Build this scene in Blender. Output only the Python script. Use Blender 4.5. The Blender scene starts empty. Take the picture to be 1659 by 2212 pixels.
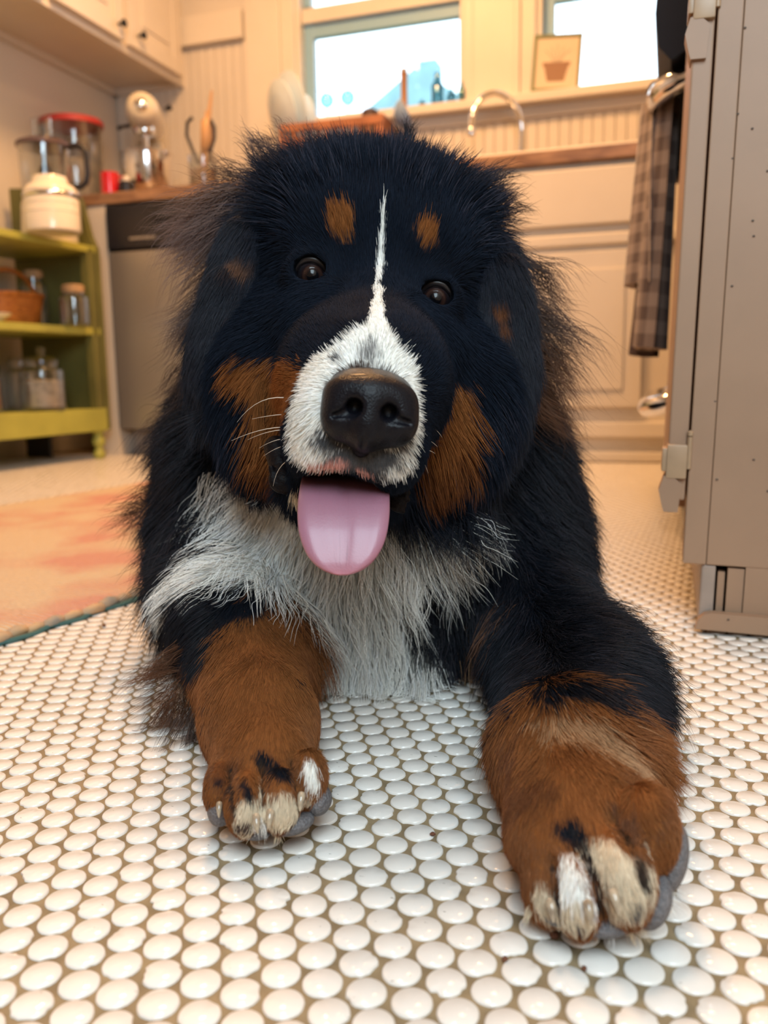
import bpy, math, random
import numpy as np
from mathutils import Vector, Matrix
random.seed(7)
PI = math.pi
SC = bpy.context.scene
COL = SC.collection

# ---------------------------------------------------------------- camera
CAM_F, CAM_CX, CAM_CY, CAM_H = 1850.0, 829.5, 1106.0, 0.262
_pt = math.atan((1106 - 815) / CAM_F); _yw = math.radians(18.3); _rl = math.radians(-0.9)
_fwd = np.array([-math.sin(_yw) * math.cos(_pt), math.cos(_yw) * math.cos(_pt), -math.sin(_pt)])
_rt = np.array([math.cos(_yw), math.sin(_yw), 0.0]); _up = np.cross(_rt, _fwd)
_r2 = math.cos(_rl) * _rt + math.sin(_rl) * _up
_u2 = -math.sin(_rl) * _rt + math.cos(_rl) * _up
SURV = np.stack([_r2, -_u2, _fwd], 1)           # survey frame: right, down, forward
cam = bpy.data.cameras.new('camera'); cam_o = bpy.data.objects.new('camera', cam); COL.objects.link(cam_o)
M = Matrix([[_r2[0], _u2[0], -_fwd[0], 0], [_r2[1], _u2[1], -_fwd[1], 0], [_r2[2], _u2[2], -_fwd[2], CAM_H], [0, 0, 0, 1]])
cam_o.matrix_world = M
cam.sensor_width = 36; cam.sensor_fit = 'AUTO'; cam.lens = CAM_F / 2212 * 36
cam.clip_start = 0.02; cam.clip_end = 200
cam.dof.use_dof = True; cam.dof.focus_distance = 0.56; cam.dof.aperture_fstop = 6.5
SC.camera = cam_o

# ---------------------------------------------------------------- view, sky
SC.view_settings.view_transform = 'Standard'; SC.view_settings.look = 'None'
SC.view_settings.exposure = 0.0; SC.view_settings.gamma = 1.0; SC.view_settings.use_curve_mapping = False
SC.cycles.max_bounces = 10; SC.cycles.transparent_max_bounces = 16
SC.cycles.caustics_reflective = False; SC.cycles.caustics_refractive = False
SC.cycles.sample_clamp_indirect = 6.0
W = bpy.data.worlds.new('sky'); SC.world = W; W.use_nodes = True
W.node_tree.nodes['Background'].inputs[0].default_value = (0.78, 0.91, 1.0, 1)
W.node_tree.nodes['Background'].inputs[1].default_value = 4.0

def area(name, loc, target, size, power, color, shape='SQUARE', size_y=None, spread=None):
    l = bpy.data.lights.new(name, 'AREA'); l.energy = power; l.color = color; l.size = size
    if size_y: l.shape = 'RECTANGLE'; l.size_y = size_y
    else: l.shape = shape
    if spread: l.spread = spread
    o = bpy.data.objects.new(name, l); COL.objects.link(o); o.location = loc
    o.rotation_euler = (Vector(target) - Vector(loc)).to_track_quat('-Z', 'Y').to_euler()
    return o
# warm kitchen ceiling lamps, an added overhead fill, and stand-in daylight behind the photographer
area('overhead_warm_light', (-0.95, 1.90, 2.36), (-0.95, 1.90, 0), 0.45, 52, (1.0, 0.52, 0.20), 'DISK')
area('overhead_warm_light', (-0.25, 2.25, 2.10), (-0.28, 1.7, 0), 0.35, 11, (1.0, 0.52, 0.20), 'DISK')
area('overhead_warm_light', (-0.50, 0.95, 2.40), (-0.50, 0.95, 0), 0.35, 15, (1.0, 0.58, 0.30), 'DISK')  # added warm fill to brighten the near tiles; no known fixture there
area('daylight_stand_in', (0.26, -0.55, 1.25), (-0.18, 0.55, 0.05), 0.8, 31, (0.70, 0.88, 0.98), size_y=0.9)  # lamp inside the closed room, standing in for daylight behind the camera

# ---------------------------------------------------------------- survey helpers (pixel of the photo + depth -> metres)
def ray(px, py): return SURV @ np.array([(px - CAM_CX) / CAM_F, (py - CAM_CY) / CAM_F, 1.0])
def P(px, py, d): return np.array([0, 0, CAM_H]) + ray(px, py) * d
def on_floor(px, py, z=0.0): return P(px, py, (z - CAM_H) / ray(px, py)[2])
def on_y(px, py, y): return P(px, py, y / ray(px, py)[1])
def on_x(px, py, x): return P(px, py, x / ray(px, py)[0])

# ---------------------------------------------------------------- material helpers
def new_mat(name):
    m = bpy.data.materials.new(name); m.use_nodes = True
    return m, m.node_tree.nodes, m.node_tree.links, m.node_tree.nodes['Principled BSDF']
def mat(name, col, rough=0.6, metal=0.0, var=0.0, scale=20.0, bump=0.0, col2=None, stretch=(1, 1, 1), spec=0.5, coat=0.0, detail=4.0, emit=None, trans=0.0):
    m, N, L, b = new_mat(name)
    b.inputs['Roughness'].default_value = rough; b.inputs['Metallic'].default_value = metal
    b.inputs['Specular IOR Level'].default_value = spec; b.inputs['Coat Weight'].default_value = coat
    b.inputs['Transmission Weight'].default_value = trans
    b.inputs['Base Color'].default_value = (*col, 1)
    if var > 0 or bump > 0 or col2:
        tc = N.new('ShaderNodeTexCoord'); mp = N.new('ShaderNodeMapping'); mp.inputs['Scale'].default_value = stretch
        nz = N.new('ShaderNodeTexNoise'); nz.inputs['Scale'].default_value = scale; nz.inputs['Detail'].default_value = detail
        L.new(tc.outputs['Object'], mp.inputs['Vector']); L.new(mp.outputs[0], nz.inputs['Vector'])
        r = N.new('ShaderNodeValToRGB')
        c2 = col2 or tuple(c * (1 - var) for c in col)
        r.color_ramp.elements[0].position = 0.35; r.color_ramp.elements[1].position = 0.65
        r.color_ramp.elements[0].color = (*c2, 1); r.color_ramp.elements[1].color = (*col, 1)
        L.new(nz.outputs['Fac'], r.inputs['Fac']); L.new(r.outputs['Color'], b.inputs['Base Color'])
        if bump > 0:
            bp = N.new('ShaderNodeBump'); bp.inputs['Strength'].default_value = bump; bp.inputs['Distance'].default_value = 0.004
            L.new(nz.outputs['Fac'], bp.inputs['Height']); L.new(bp.outputs[0], b.inputs['Normal'])
    if emit: b.inputs['Emission Color'].default_value = (*emit[0], 1); b.inputs['Emission Strength'].default_value = emit[1]
    return m
def glass_mat(name, tint=(0.95, 0.98, 1.0), refl=0.10, rough=0.02):
    m = bpy.data.materials.new(name); m.use_nodes = True; N = m.node_tree.nodes; L = m.node_tree.links
    N.remove(N['Principled BSDF']); out = N['Material Output']
    t = N.new('ShaderNodeBsdfTransparent'); t.inputs[0].default_value = (*tint, 1)
    g = N.new('ShaderNodeBsdfGlossy'); g.inputs['Roughness'].default_value = rough
    lw = N.new('ShaderNodeLayerWeight'); lw.inputs['Blend'].default_value = 0.35
    ma = N.new('ShaderNodeMath'); ma.operation = 'MULTIPLY_ADD'; ma.inputs[1].default_value = 0.7; ma.inputs[2].default_value = refl
    mx = N.new('ShaderNodeMixShader')
    L.new(lw.outputs['Facing'], ma.inputs[0]); L.new(ma.outputs[0], mx.inputs[0]); L.new(t.outputs[0], mx.inputs[1]); L.new(g.outputs[0], mx.inputs[2])
    L.new(mx.outputs[0], out.inputs['Surface'])
    return m

# ---------------------------------------------------------------- mesh helpers
class MB:
    def __init__(s): s.v = []; s.f = []; s.m = []
    def add(s, vs, fs, mi=0):
        o = len(s.v); s.v += [tuple(float(c) for c in v) for v in vs]; s.f += [tuple(i + o for i in f) for f in fs]; s.m += [mi] * len(fs); return s
    def box(s, a, b, mi=0, bev=0.0):
        (x0, y0, z0), (x1, y1, z1) = a, b
        x0, x1 = min(x0, x1), max(x0, x1); y0, y1 = min(y0, y1), max(y0, y1); z0, z1 = min(z0, z1), max(z0, z1)
        if bev <= 0:
            s.add([(x0, y0, z0), (x1, y0, z0), (x1, y1, z0), (x0, y1, z0), (x0, y0, z1), (x1, y0, z1), (x1, y1, z1), (x0, y1, z1)],
                  [(0, 3, 2, 1), (4, 5, 6, 7), (0, 1, 5, 4), (1, 2, 6, 5), (2, 3, 7, 6), (3, 0, 4, 7)], mi)
        else:
            import bmesh
            bm = bmesh.new(); bmesh.ops.create_cube(bm, size=1)
            for v in bm.verts: v.co = Vector(((x0 + x1) / 2 + v.co.x * (x1 - x0), (y0 + y1) / 2 + v.co.y * (y1 - y0), (z0 + z1) / 2 + v.co.z * (z1 - z0)))
            bmesh.ops.bevel(bm, geom=list(bm.edges), offset=bev, segments=2, affect='EDGES', profile=0.6)
            bm.verts.index_update()
            s.add([v.co for v in bm.verts], [tuple(v.index for v in f.verts) for f in bm.faces], mi); bm.free()
        return s
    def lathe(s, prof, n=24, c=(0, 0, 0), mi=0, sx=1.0, sy=1.0):
        vs = []; fs = []
        for r, z in prof:
            for k in range(n):
                a = 2 * PI * k / n; vs.append((c[0] + r * sx * math.cos(a), c[1] + r * sy * math.sin(a), c[2] + z))
        for i in range(len(prof) - 1):
            for k in range(n):
                k2 = (k + 1) % n; fs.append((i * n + k, i * n + k2, (i + 1) * n + k2, (i + 1) * n + k))
        if prof[0][0] > 1e-5: fs.append(tuple(reversed(range(n))))
        if prof[-1][0] > 1e-5: fs.append(tuple((len(prof) - 1) * n + k for k in range(n)))
        return s.add(vs, fs, mi)
    def tube(s, pts, r, n=10, mi=0, cap=True):
        pts = [Vector([float(c) for c in p]) for p in pts]; rs = r if isinstance(r, (list, tuple)) else [r] * len(pts)
        vs = []; fs = []; nrm = None
        for i, p in enumerate(pts):
            t = (pts[min(i + 1, len(pts) - 1)] - pts[max(i - 1, 0)]).normalized()
            if nrm is None: nrm = t.orthogonal().normalized()
            nrm = (nrm - t * nrm.dot(t)).normalized(); bi = t.cross(nrm)
            for k in range(n):
                a = 2 * PI * k / n; q = p + (nrm * math.cos(a) + bi * math.sin(a)) * rs[i]; vs.append(q)
        for i in range(len(pts) - 1):
            for k in range(n):
                k2 = (k + 1) % n; fs.append((i * n + k, i * n + k2, (i + 1) * n + k2, (i + 1) * n + k))
        if cap: fs.append(tuple(reversed(range(n)))); fs.append(tuple((len(pts) - 1) * n + k for k in range(n)))
        return s.add(vs, fs, mi)
    def prism(s, poly, axis, a, b, mi=0):
        """poly in the two axes other than axis (in x,y,z order), extruded a..b along axis"""
        n = len(poly); vs = []
        for t in (a, b):
            for (u, w) in poly:
                vs.append({'x': (t, u, w), 'y': (u, t, w), 'z': (u, w, t)}[axis])
        fs = [tuple(range(n)), tuple(reversed(range(n, 2 * n)))] + [(i, n + i, n + (i + 1) % n, (i + 1) % n) for i in range(n)]
        return s.add(vs, fs, mi)
    def build(s, name, mats, parent=None, smooth=False, loc=None, fix=True):
        me = bpy.data.meshes.new(name); me.from_pydata(s.v, [], s.f)
        for m in (mats if isinstance(mats, (list, tuple)) else [mats]): me.materials.append(m)
        me.polygons.foreach_set('material_index', s.m)
        if fix:
            import bmesh
            bm = bmesh.new(); bm.from_mesh(me); bmesh.ops.recalc_face_normals(bm, faces=bm.faces); bm.to_mesh(me); bm.free()
        if smooth:
            me.shade_smooth()
            try: me.set_sharp_from_angle(angle=math.radians(smooth if smooth is not True else 50))
            except Exception: pass
        me.update()
        o = bpy.data.objects.new(name, me); COL.objects.link(o)
        if parent is not None: o.parent = parent
        if loc is not None: o.location = loc
        return o
def empty(name, loc=(0, 0, 0), rz=0.0, parent=None):
    o = bpy.data.objects.new(name, None); COL.objects.link(o); o.location = loc; o.rotation_euler = (0, 0, rz); o.empty_display_size = 0.05
    if parent is not None: o.parent = parent
    return o
def tag(o, label=None, cat=None, group=None, kind=None):
    if label: o['label'] = label
    if cat: o['category'] = cat
    if group: o['group'] = group
    if kind: o['kind'] = kind
    return o
def struct(o, label=None): o['kind'] = 'structure'; return tag(o, label)
# ================================================================ materials
m_wall = mat('cream_wall_paint', (0.74, 0.69, 0.62), 0.55, var=0.05, scale=3)
m_trim = mat('cream_trim_paint', (0.78, 0.73, 0.65), 0.38, var=0.04, scale=6)
m_cab = mat('cream_cabinet_paint', (0.74, 0.68, 0.60), 0.36, var=0.05, scale=5)
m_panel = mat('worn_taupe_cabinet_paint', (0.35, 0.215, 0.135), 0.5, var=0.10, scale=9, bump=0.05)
m_panel_face = mat('worn_cabinet_front_paint', (0.66, 0.60, 0.52), 0.4, var=0.08, scale=10)
m_grout = mat('tan_grout', (0.29, 0.21, 0.115), 0.85, var=0.35, scale=55, bump=0.6, detail=8)
m_counter = mat('brown_counter_top', (0.40, 0.235, 0.14), 0.35, scale=26, bump=0.05, col2=(0.22, 0.12, 0.075), stretch=(0.5, 1, 2))
m_black = mat('black_plastic', (0.018, 0.018, 0.025), 0.35)
m_dw = mat('stainless_steel_sheet', (0.46, 0.44, 0.43), 0.42, metal=0.75)
m_steel = mat('polished_steel', (0.78, 0.78, 0.80), 0.12, metal=1.0)
m_chrome = mat('chrome', (0.85, 0.87, 0.90), 0.08, metal=1.0)
m_iron = mat('black_iron', (0.03, 0.032, 0.04), 0.3, metal=0.6)
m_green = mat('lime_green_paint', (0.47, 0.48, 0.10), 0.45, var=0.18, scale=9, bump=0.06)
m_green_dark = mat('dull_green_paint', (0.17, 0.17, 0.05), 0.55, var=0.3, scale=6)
m_white_ceramic = mat('white_ceramic', (0.86, 0.80, 0.70), 0.22, coat=0.4)
m_glass = glass_mat('clear_glass', (0.93, 0.95, 0.96), 0.07)
m_window_glass = glass_mat('window_glass', (0.97, 0.99, 1.0), 0.03)
m_red = mat('red_glaze', (0.62, 0.012, 0.022), 0.2, coat=0.5)
m_red_plastic = mat('red_plastic', (0.50, 0.05, 0.05), 0.4)
m_wood = mat('warm_wood', (0.47, 0.235, 0.10), 0.5, scale=14, col2=(0.30, 0.14, 0.06), stretch=(1, 1, 0.15))
m_rackwood = mat('red_brown_dish_rack_wood', (0.38, 0.15, 0.07), 0.5, scale=18, col2=(0.26, 0.10, 0.05))
m_lightwood = mat('pale_wood', (0.58, 0.35, 0.18), 0.5, scale=12, col2=(0.45, 0.26, 0.13), stretch=(1, 1, 0.2))
m_basket = mat('amber_wicker', (0.50, 0.19, 0.035), 0.5, scale=60, bump=0.8, col2=(0.28, 0.09, 0.015), stretch=(1, 1, 3))
m_mixer = mat('cream_enamel', (0.72, 0.66, 0.54), 0.22, coat=0.5)
m_knob = mat('dark_cabinet_knob', (0.03, 0.035, 0.045), 0.25, metal=0.7)
m_flour = mat('oats_and_flour', (0.72, 0.62, 0.52), 0.9, var=0.35, scale=40, bump=0.5)
m_cork = mat('cork', (0.55, 0.36, 0.2), 0.85, var=0.3, scale=60)
m_blue = mat('blue_glaze', (0.23, 0.34, 0.55), 0.3)
m_plate = mat('white_plate', (0.70, 0.83, 0.93), 0.15, coat=0.5)
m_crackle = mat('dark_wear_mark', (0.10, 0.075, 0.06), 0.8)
m_frame_green = mat('olive_picture_frame', (0.18, 0.20, 0.085), 0.5)
m_sash = mat('sash_blue_sky_glow', (0.30, 0.52, 0.70), 0.4)  # blue glow of the backlit sky put into the sash colour
m_orange = mat('orange_jar_filling', (0.55, 0.20, 0.05), 0.6, var=0.3, scale=30)

XL, YB, YF = -2.215, 3.247, 2.627
# ================================================================ floor: grout bed + penny tiles
fl = MB(); fl.box((-2.4, -1.9, -0.06), (0.75, 3.45, 0.0))
floor_o = struct(fl.build('floor', m_grout)); tag(floor_o, 'floor of small round white tiles set in tan grout')
def tile_mat():
    m, N, L, b = new_mat('white_glazed_tile')
    oi = N.new('ShaderNodeObjectInfo'); g = N.new('ShaderNodeNewGeometry')
    r = N.new('ShaderNodeValToRGB'); r.color_ramp.elements[0].color = (0.74, 0.69, 0.63, 1); r.color_ramp.elements[1].color = (0.82, 0.79, 0.75, 1)
    nz = N.new('ShaderNodeTexNoise'); nz.inputs['Scale'].default_value = 46; nz.inputs['Detail'].default_value = 1.0
    L.new(g.outputs['Position'], nz.inputs['Vector']); L.new(nz.outputs['Fac'], r.inputs['Fac'])
    # hairline scratches and specks of dirt in the glaze
    tc = N.new('ShaderNodeMapping'); tc.inputs['Scale'].default_value = (1, 3.2, 1); tc.inputs['Rotation'].default_value = (0, 0, 0.5)
    n2 = N.new('ShaderNodeTexNoise'); n2.inputs['Scale'].default_value = 210; n2.inputs['Detail'].default_value = 3
    L.new(g.outputs['Position'], tc.inputs['Vector']); L.new(tc.outputs[0], n2.inputs['Vector'])
    r2 = N.new('ShaderNodeValToRGB'); r2.color_ramp.elements[0].position = 0.735; r2.color_ramp.elements[1].position = 0.76
    r2.color_ramp.elements[0].color = (0, 0, 0, 1); r2.color_ramp.elements[1].color = (1, 1, 1, 1)
    L.new(n2.outputs['Fac'], r2.inputs['Fac'])
    mx = N.new('ShaderNodeMixRGB'); mx.inputs[2].default_value = (0.22, 0.19, 0.15, 1)
    L.new(r2.outputs[0], mx.inputs[0]); L.new(r.outputs[0], mx.inputs[1]); L.new(mx.outputs[0], b.inputs['Base Color'])
    b.inputs['Roughness'].default_value = 0.13; b.inputs['Coat Weight'].default_value = 0.25; b.inputs['Coat Roughness'].default_value = 0.05
    return m
m_tile = tile_mat()
TO = np.array([-0.17197, 0.37823]); TA = np.array([0.020169, -0.000135]); TB = np.array([0.009298, -0.016571]); TR = 0.00905
def tile_geo(n, chip, rng):
    vs = []; base = []
    for ring, (rr, z) in enumerate(((1.0, -0.0005), (0.975, 0.0009), (0.89, 0.00145))):
        for k in range(n):
            a = 2 * PI * k / n; q = chip[k] if ring < 2 else min(1.0, chip[k] + 0.03)
            vs.append((TR * rr * q * math.cos(a), TR * rr * q * math.sin(a), z))
    vs.append((0, 0, 0.0015))
    fs = []
    for ring in range(2):
        for k in range(n):
            k2 = (k + 1) % n; fs.append((ring * n + k, ring * n + k2, (ring + 1) * n + k2, (ring + 1) * n + k))
    for k in range(n): fs.append((2 * n + k, 2 * n + (k + 1) % n, 3 * n))
    return vs, fs
rng = random.Random(3)
def chips(n, amount):
    c = [1 + rng.uniform(-0.012, 0.012) for _ in range(n)]
    for _ in range(amount):
        k = rng.randrange(n); w = rng.choice([1, 1, 2]); dpt = rng.uniform(0.05, 0.13)
        for j in range(w): c[(k + j) % n] -= dpt
    return c
tile_meshes = []
for v in range(14):
    n = 24
    vs, fs = tile_geo(n, chips(n, [0, 0, 0, 0, 0, 0, 1, 1, 1, 2, 2, 3, 4, 5][v]), rng)
    me = bpy.data.meshes.new('tile'); me.from_pydata(vs, [], fs); me.materials.append(m_tile); me.shade_smooth(); me.update(); tile_meshes.append(me)
def survey_px(p):
    c = SURV.T @ (np.array(p, float) - np.array([0, 0, CAM_H])); return (CAM_CX + CAM_F * c[0] / c[2], CAM_CY + CAM_F * c[1] / c[2], c[2])
cells = []
for i in range(-140, 140):
    for j in range(-190, 60):
        p = TO + i * TA + j * TB
        if p[1] < 0.12 or p[1] > 2.62 or p[0] > 0.5 or p[0] < max(-2.19, -1.15 * p[1] - 0.45): continue
        if p[1] > 0.905 and p[0] > 0.06: continue
        # under the runner nothing shows
        if p[0] < -0.68 and p[0] > -1.30 and p[1] > 0.45: continue
        u, v, d = survey_px((p[0], p[1], 0))
        cells.append((d, u, v, p))
cells.sort(key=lambda c: c[0])
near = []; far = []
for c in cells:
    d, u, v, p = c
    inview = -10 < u < 1670 and v < 2240
    hidden = (1150 < u < 1400 and v < 1930 and v > 1500) or (480 < u < 660 and 1300 < v < 1740) or (1060 < u < 1400 and 1350 < v < 1800)
    if len(near) < 300 and inview and not hidden: near.append(c)
    else: far.append(c)
for d, u, v, p in near:
    o = bpy.data.objects.new('tile', rng.choice(tile_meshes)); COL.objects.link(o); o.parent = floor_o
    o.location = (p[0] + rng.uniform(-0.0004, 0.0004), p[1] + rng.uniform(-0.0004, 0.0004), rng.uniform(-0.0001, 0.0002))
    o.rotation_euler = (rng.uniform(-0.012, 0.012), rng.uniform(-0.012, 0.012), rng.uniform(0, 6.28))
tv = []; tf = []
for d, u, v, p in far:
    n = 18 if d < 1.0 else (12 if d < 1.7 else 8)
    vs, fs = tile_geo(n, chips(n, rng.choice([0, 0, 0, 1, 2]) if d < 1.0 else 0), rng)
    a = rng.uniform(0, 6.28); ca, sa = math.cos(a), math.sin(a); o = len(tv); tx = rng.uniform(-0.012, 0.012); ty = rng.uniform(-0.012, 0.012)
    jx, jy = rng.uniform(-4e-4, 4e-4), rng.uniform(-4e-4, 4e-4)
    tv += [(p[0] + jx + x * ca - y * sa, p[1] + jy + x * sa + y * ca, z + x * tx + y * ty) for x, y, z in vs]
    tf += [tuple(q + o for q in f) for f in fs]
me = bpy.data.meshes.new('small_far_tiles'); me.from_pydata(tv, [], tf); me.materials.append(m_tile); me.shade_smooth(); me.update()
ft = bpy.data.objects.new('small_far_tiles', me); COL.objects.link(ft); ft.parent = floor_o; ft['kind'] = 'stuff'

# crumbs and dirt lying on the tiles
m_crumb = mat('brown_crumb', (0.13, 0.045, 0.02), 0.8)
for (px, py, s, lab) in ((935, 1810, 0.0016, 'small brown crumb on the tiles between the two front paws'), (1197, 2031, 0.0024, 'largest brown crumb, just below the toes of the nearer paw'),
                    (1091, 2082, 0.0016, 'brown crumb in the grout left below the nearer paw'), (225, 1356, 0.0022, 'dark crumb on the tiles beside the rug edge'), (1262, 2102, 0.0014, 'tiny dark crumb right below the nearer paw')):
    p = on_floor(px, py); c = MB(); rr = random.Random(px)
    prof = [(0.0, 0), (s * 0.8, 0.0002), (s, s * 0.5), (s * 0.6, s * 0.95), (0, s * 1.05)]
    c.lathe(prof, 9); c.v = [(x * (1 + rr.uniform(-.25, .25)), y * (1 + rr.uniform(-.25, .25)), z) for x, y, z in c.v]
    tag(c.build('crumb', m_crumb, loc=(p[0], p[1], 0.0018), smooth=True), lab, 'crumb', 'crumbs on the tiled floor')

# ================================================================ walls, ceiling
struct(MB().box((XL - 0.08, -1.9, 0), (XL, YB + 0.1, 2.5)).build('wall_left', m_wall))
struct(MB().box((0.66, -1.9, 0), (0.75, YB + 0.1, 2.5)).build('wall_right', m_wall))
struct(MB().box((XL - 0.08, -1.98, 0), (0.75, -1.9, 2.5)).build('wall_front', m_wall))
struct(MB().box((XL - 0.08, -1.98, 2.5), (0.75, YB + 0.2, 2.56)).build('ceiling', m_wall))
# back wall with two window openings
W1 = (-1.405, -0.735, 1.235, 2.05); W2 = (-0.485, 0.20, 1.235, 2.05)
bw = MB()
bw.box((XL - 0.08, YB, 0), (0.75, YB + 0.11, W1[2])); bw.box((XL - 0.08, YB, W1[3]), (0.75, YB + 0.11, 2.5))
for a, b in ((XL - 0.08, W1[0]), (W1[1], W2[0]), (W2[1], 0.75)): bw.box((a, YB, W1[2]), (b, YB + 0.11, W1[3]))
back = struct(bw.build('wall_back', m_wall))
bb = MB(); x = XL + 0.01
while x < 0.62:
    w = 0.0385
    top = 1.195 if x > -1.60 else 1.565
    bb.prism([(x, YB - 0.002), (x, YB - 0.008), (x + 0.002, YB - 0.0102), (x + w - 0.004, YB - 0.0102), (x + w - 0.002, YB - 0.008), (x + w - 0.002, YB - 0.002)], 'z', 0.90, top)
    x += w
b_o = bb.build('beadboard', m_wall, parent=back); b_o['kind'] = 'stuff'

def window(name, w, lab):
    x0, x1, z0, z1 = w; r = empty(name, ((x0 + x1) / 2, YB, z0)); struct(r, lab); cx = (x0 + x1) / 2
    L = lambda xx: xx - cx
    def pt(nm, boxes, m=m_trim, bev=0.003):
        b = MB()
        for a, c in boxes: b.box((L(a[0]), a[1] - YB, a[2] - z0), (L(c[0]), c[1] - YB, c[2] - z0), bev=bev)
        return b.build(nm, m, parent=r)
    # jamb lining
    pt('jamb', [((x0, YB - 0.0, z0), (x0 + 0.022, YB + 0.11, z1)), ((x1 - 0.022, YB, z0), (x1, YB + 0.11, z1))], m_trim)
    # lower sash: stiles, bottom rail, top rail
    s0, s1 = x0 + 0.022, x1 - 0.022; y0, y1 = YB + 0.045, YB + 0.08
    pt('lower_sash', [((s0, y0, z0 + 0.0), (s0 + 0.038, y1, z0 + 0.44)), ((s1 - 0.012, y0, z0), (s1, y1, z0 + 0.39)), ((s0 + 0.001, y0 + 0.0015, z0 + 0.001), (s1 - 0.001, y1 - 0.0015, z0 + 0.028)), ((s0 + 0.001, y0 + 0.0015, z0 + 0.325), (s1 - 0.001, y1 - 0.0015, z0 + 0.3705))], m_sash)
    pt('meeting_rail', [((s0, y0 - 0.02, z0 + 0.372), (s1, y1 + 0.002, z0 + 0.425))], m_trim)
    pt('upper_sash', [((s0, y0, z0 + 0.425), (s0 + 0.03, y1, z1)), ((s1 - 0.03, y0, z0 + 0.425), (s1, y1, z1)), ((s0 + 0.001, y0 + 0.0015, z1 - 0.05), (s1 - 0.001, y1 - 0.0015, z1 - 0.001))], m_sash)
    pt('pane', [((s0 + 0.036, y0 + 0.016, z0 + 0.026), (s1 - 0.01, y0 + 0.020, z0 + 0.327))], m_window_glass, 0)
    pt('pane', [((s0 + 0.028, y0 + 0.016, z0 + 0.42), (s1 - 0.028, y0 + 0.020, z1 - 0.045))], m_window_glass, 0)
    return r
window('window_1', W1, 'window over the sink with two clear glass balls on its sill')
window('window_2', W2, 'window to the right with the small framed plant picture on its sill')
# casings, sill, apron
def trim(n, boxes, m=m_trim, bev=0.004):
    b = MB()
    for a, c in boxes: b.box(a, c, bev=bev)
    return struct(b.build('trim_%d' % n, m))
trim(1, [((-1.605, YB - 0.022, 1.195), (-1.475, YB + 0.001, 2.5)), ((-1.475, YB - 0.03, 1.195), (-1.455, YB + 0.001, 2.5)), ((-1.455, YB - 0.018, 1.235), (-1.40, YB + 0.001, 2.2))])
trim(2, [((-0.74, YB - 0.02, 1.235), (-0.705, YB + 0.001, 2.2)), ((-0.705, YB - 0.026, 1.235), (-0.555, YB + 0.001, 2.2)), ((-0.555, YB - 0.034, 1.235), (-0.535, YB + 0.001, 2.2)), ((-0.535, YB - 0.02, 1.235), (-0.482, YB + 0.001, 2.2))])
trim(3, [((-1.46, YB - 0.075, 1.203), (0.25, YB + 0.05, 1.235))])
trim(4, [((-1.45, YB - 0.022, 1.165), (0.25, YB + 0.001, 1.203))])
trim(5, [((-1.883, YB - 0.04, 1.568), (-1.611, YB + 0.001, 1.672))])
trim(6, [((0.20, YB - 0.02, 1.235), (0.30, YB + 0.001, 2.2))])

# outside: a lawn, a neighbouring roof and trees
m_roof = mat('grey_blue_shingle', (0.25, 0.42, 0.46), 0.9, var=0.2, scale=4)
m_leaf = mat('far_foliage', (0.10, 0.20, 0.12), 0.9, var=0.4, scale=3, bump=0.5)
m_lawn = mat('far_lawn', (0.12, 0.20, 0.08), 0.95, var=0.3, scale=2)
struct(MB().box((-25, 3.6, -1.2), (20, 40, -1.1)).build('ground_outside', m_lawn))
hb = empty('neighbour_house', (-3.9, 14.0, -1.1)); tag(hb, 'blue grey gabled roof of a neighbouring house seen through the left window', 'house')
MB().box((-1.25, 0, 0), (1.15, 3, 5.2)).build('wall', m_roof, parent=hb)
MB().prism([(-1.5, 5.2), (1.4, 5.2), (-0.05, 6.15)], 'y', -0.2, 3.2).build('roof', m_roof, parent=hb)
MB().box((-0.15, 0.4, 5.7), (0.15, 0.8, 6.45)).build('chimney', m_roof, parent=hb)

# ================================================================ base run under the windows
def raised_panel(b, x0, x1, z0, z1, y, t=0.019, rim=0.05):
    """slab door at face y (towards -y) with a bevelled, raised field"""
    b.box((x0, y, z0), (x1, y + t, z1), bev=0.003)
    b.box((x0 + rim, y - 0.005, z0 + rim), (x1 - rim, y + 0.001, z1 - rim), bev=0.004)
sc = empty('sink_cabinet', (-0.62, YF, 0)); tag(sc, 'cream painted sink base cabinet under the window with raised panel doors', 'cabinet')
X0, X1 = -1.245, 0.025
def loc(b, o): b.v = [(x - o[0], y - o[1], z - o[2]) for x, y, z in b.v]; return b
so = (-0.62, YF, 0)
loc(MB().box((X0, YF, 0.115), (X1, YB - 0.005, 0.60)).box((X0, YF, 0.60), (X1, YB - 0.005, 0.858)), so).build('body', m_cab, parent=sc)
for a, c in ((X0 + 0.01, -0.585), (-0.575, X1 - 0.10)):
    b = MB(); b.box((a, YF - 0.02, 0.685), (c, YF, 0.842), bev=0.005); loc(b, so).build('drawer_front', m_cab, parent=sc)
    b = MB(); raised_panel(b, a, c, 0.165, 0.612, YF - 0.02); loc(b, so).build('door', m_cab, parent=sc)
loc(MB().box((X0, YF - 0.018, 0.628), (X1, YF, 0.662), bev=0.006), so).build('rail', m_cab, parent=sc)
loc(MB().box((X0, YF - 0.012, 0.075), (X1, YF + 0.01, 0.122), bev=0.006), so).build('rail', m_cab, parent=sc)
loc(MB().box((X0, YF + 0.012, 0.0), (X1, YF + 0.03, 0.08)), so).build('toe_board', m_cab, parent=sc)
loc(MB().box((X0, YF - 0.004, 0.0), (X1, YF + 0.012, 0.034), bev=0.006), so).build('base_moulding', m_cab, parent=sc)
ct = MB().box((-1.94, 2.602, 0.859), (0.64, YB - 0.013, 0.897), bev=0.004)
tag(ct.build('counter_top', m_counter), 'brown speckled counter top along the window wall', 'counter')
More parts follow.
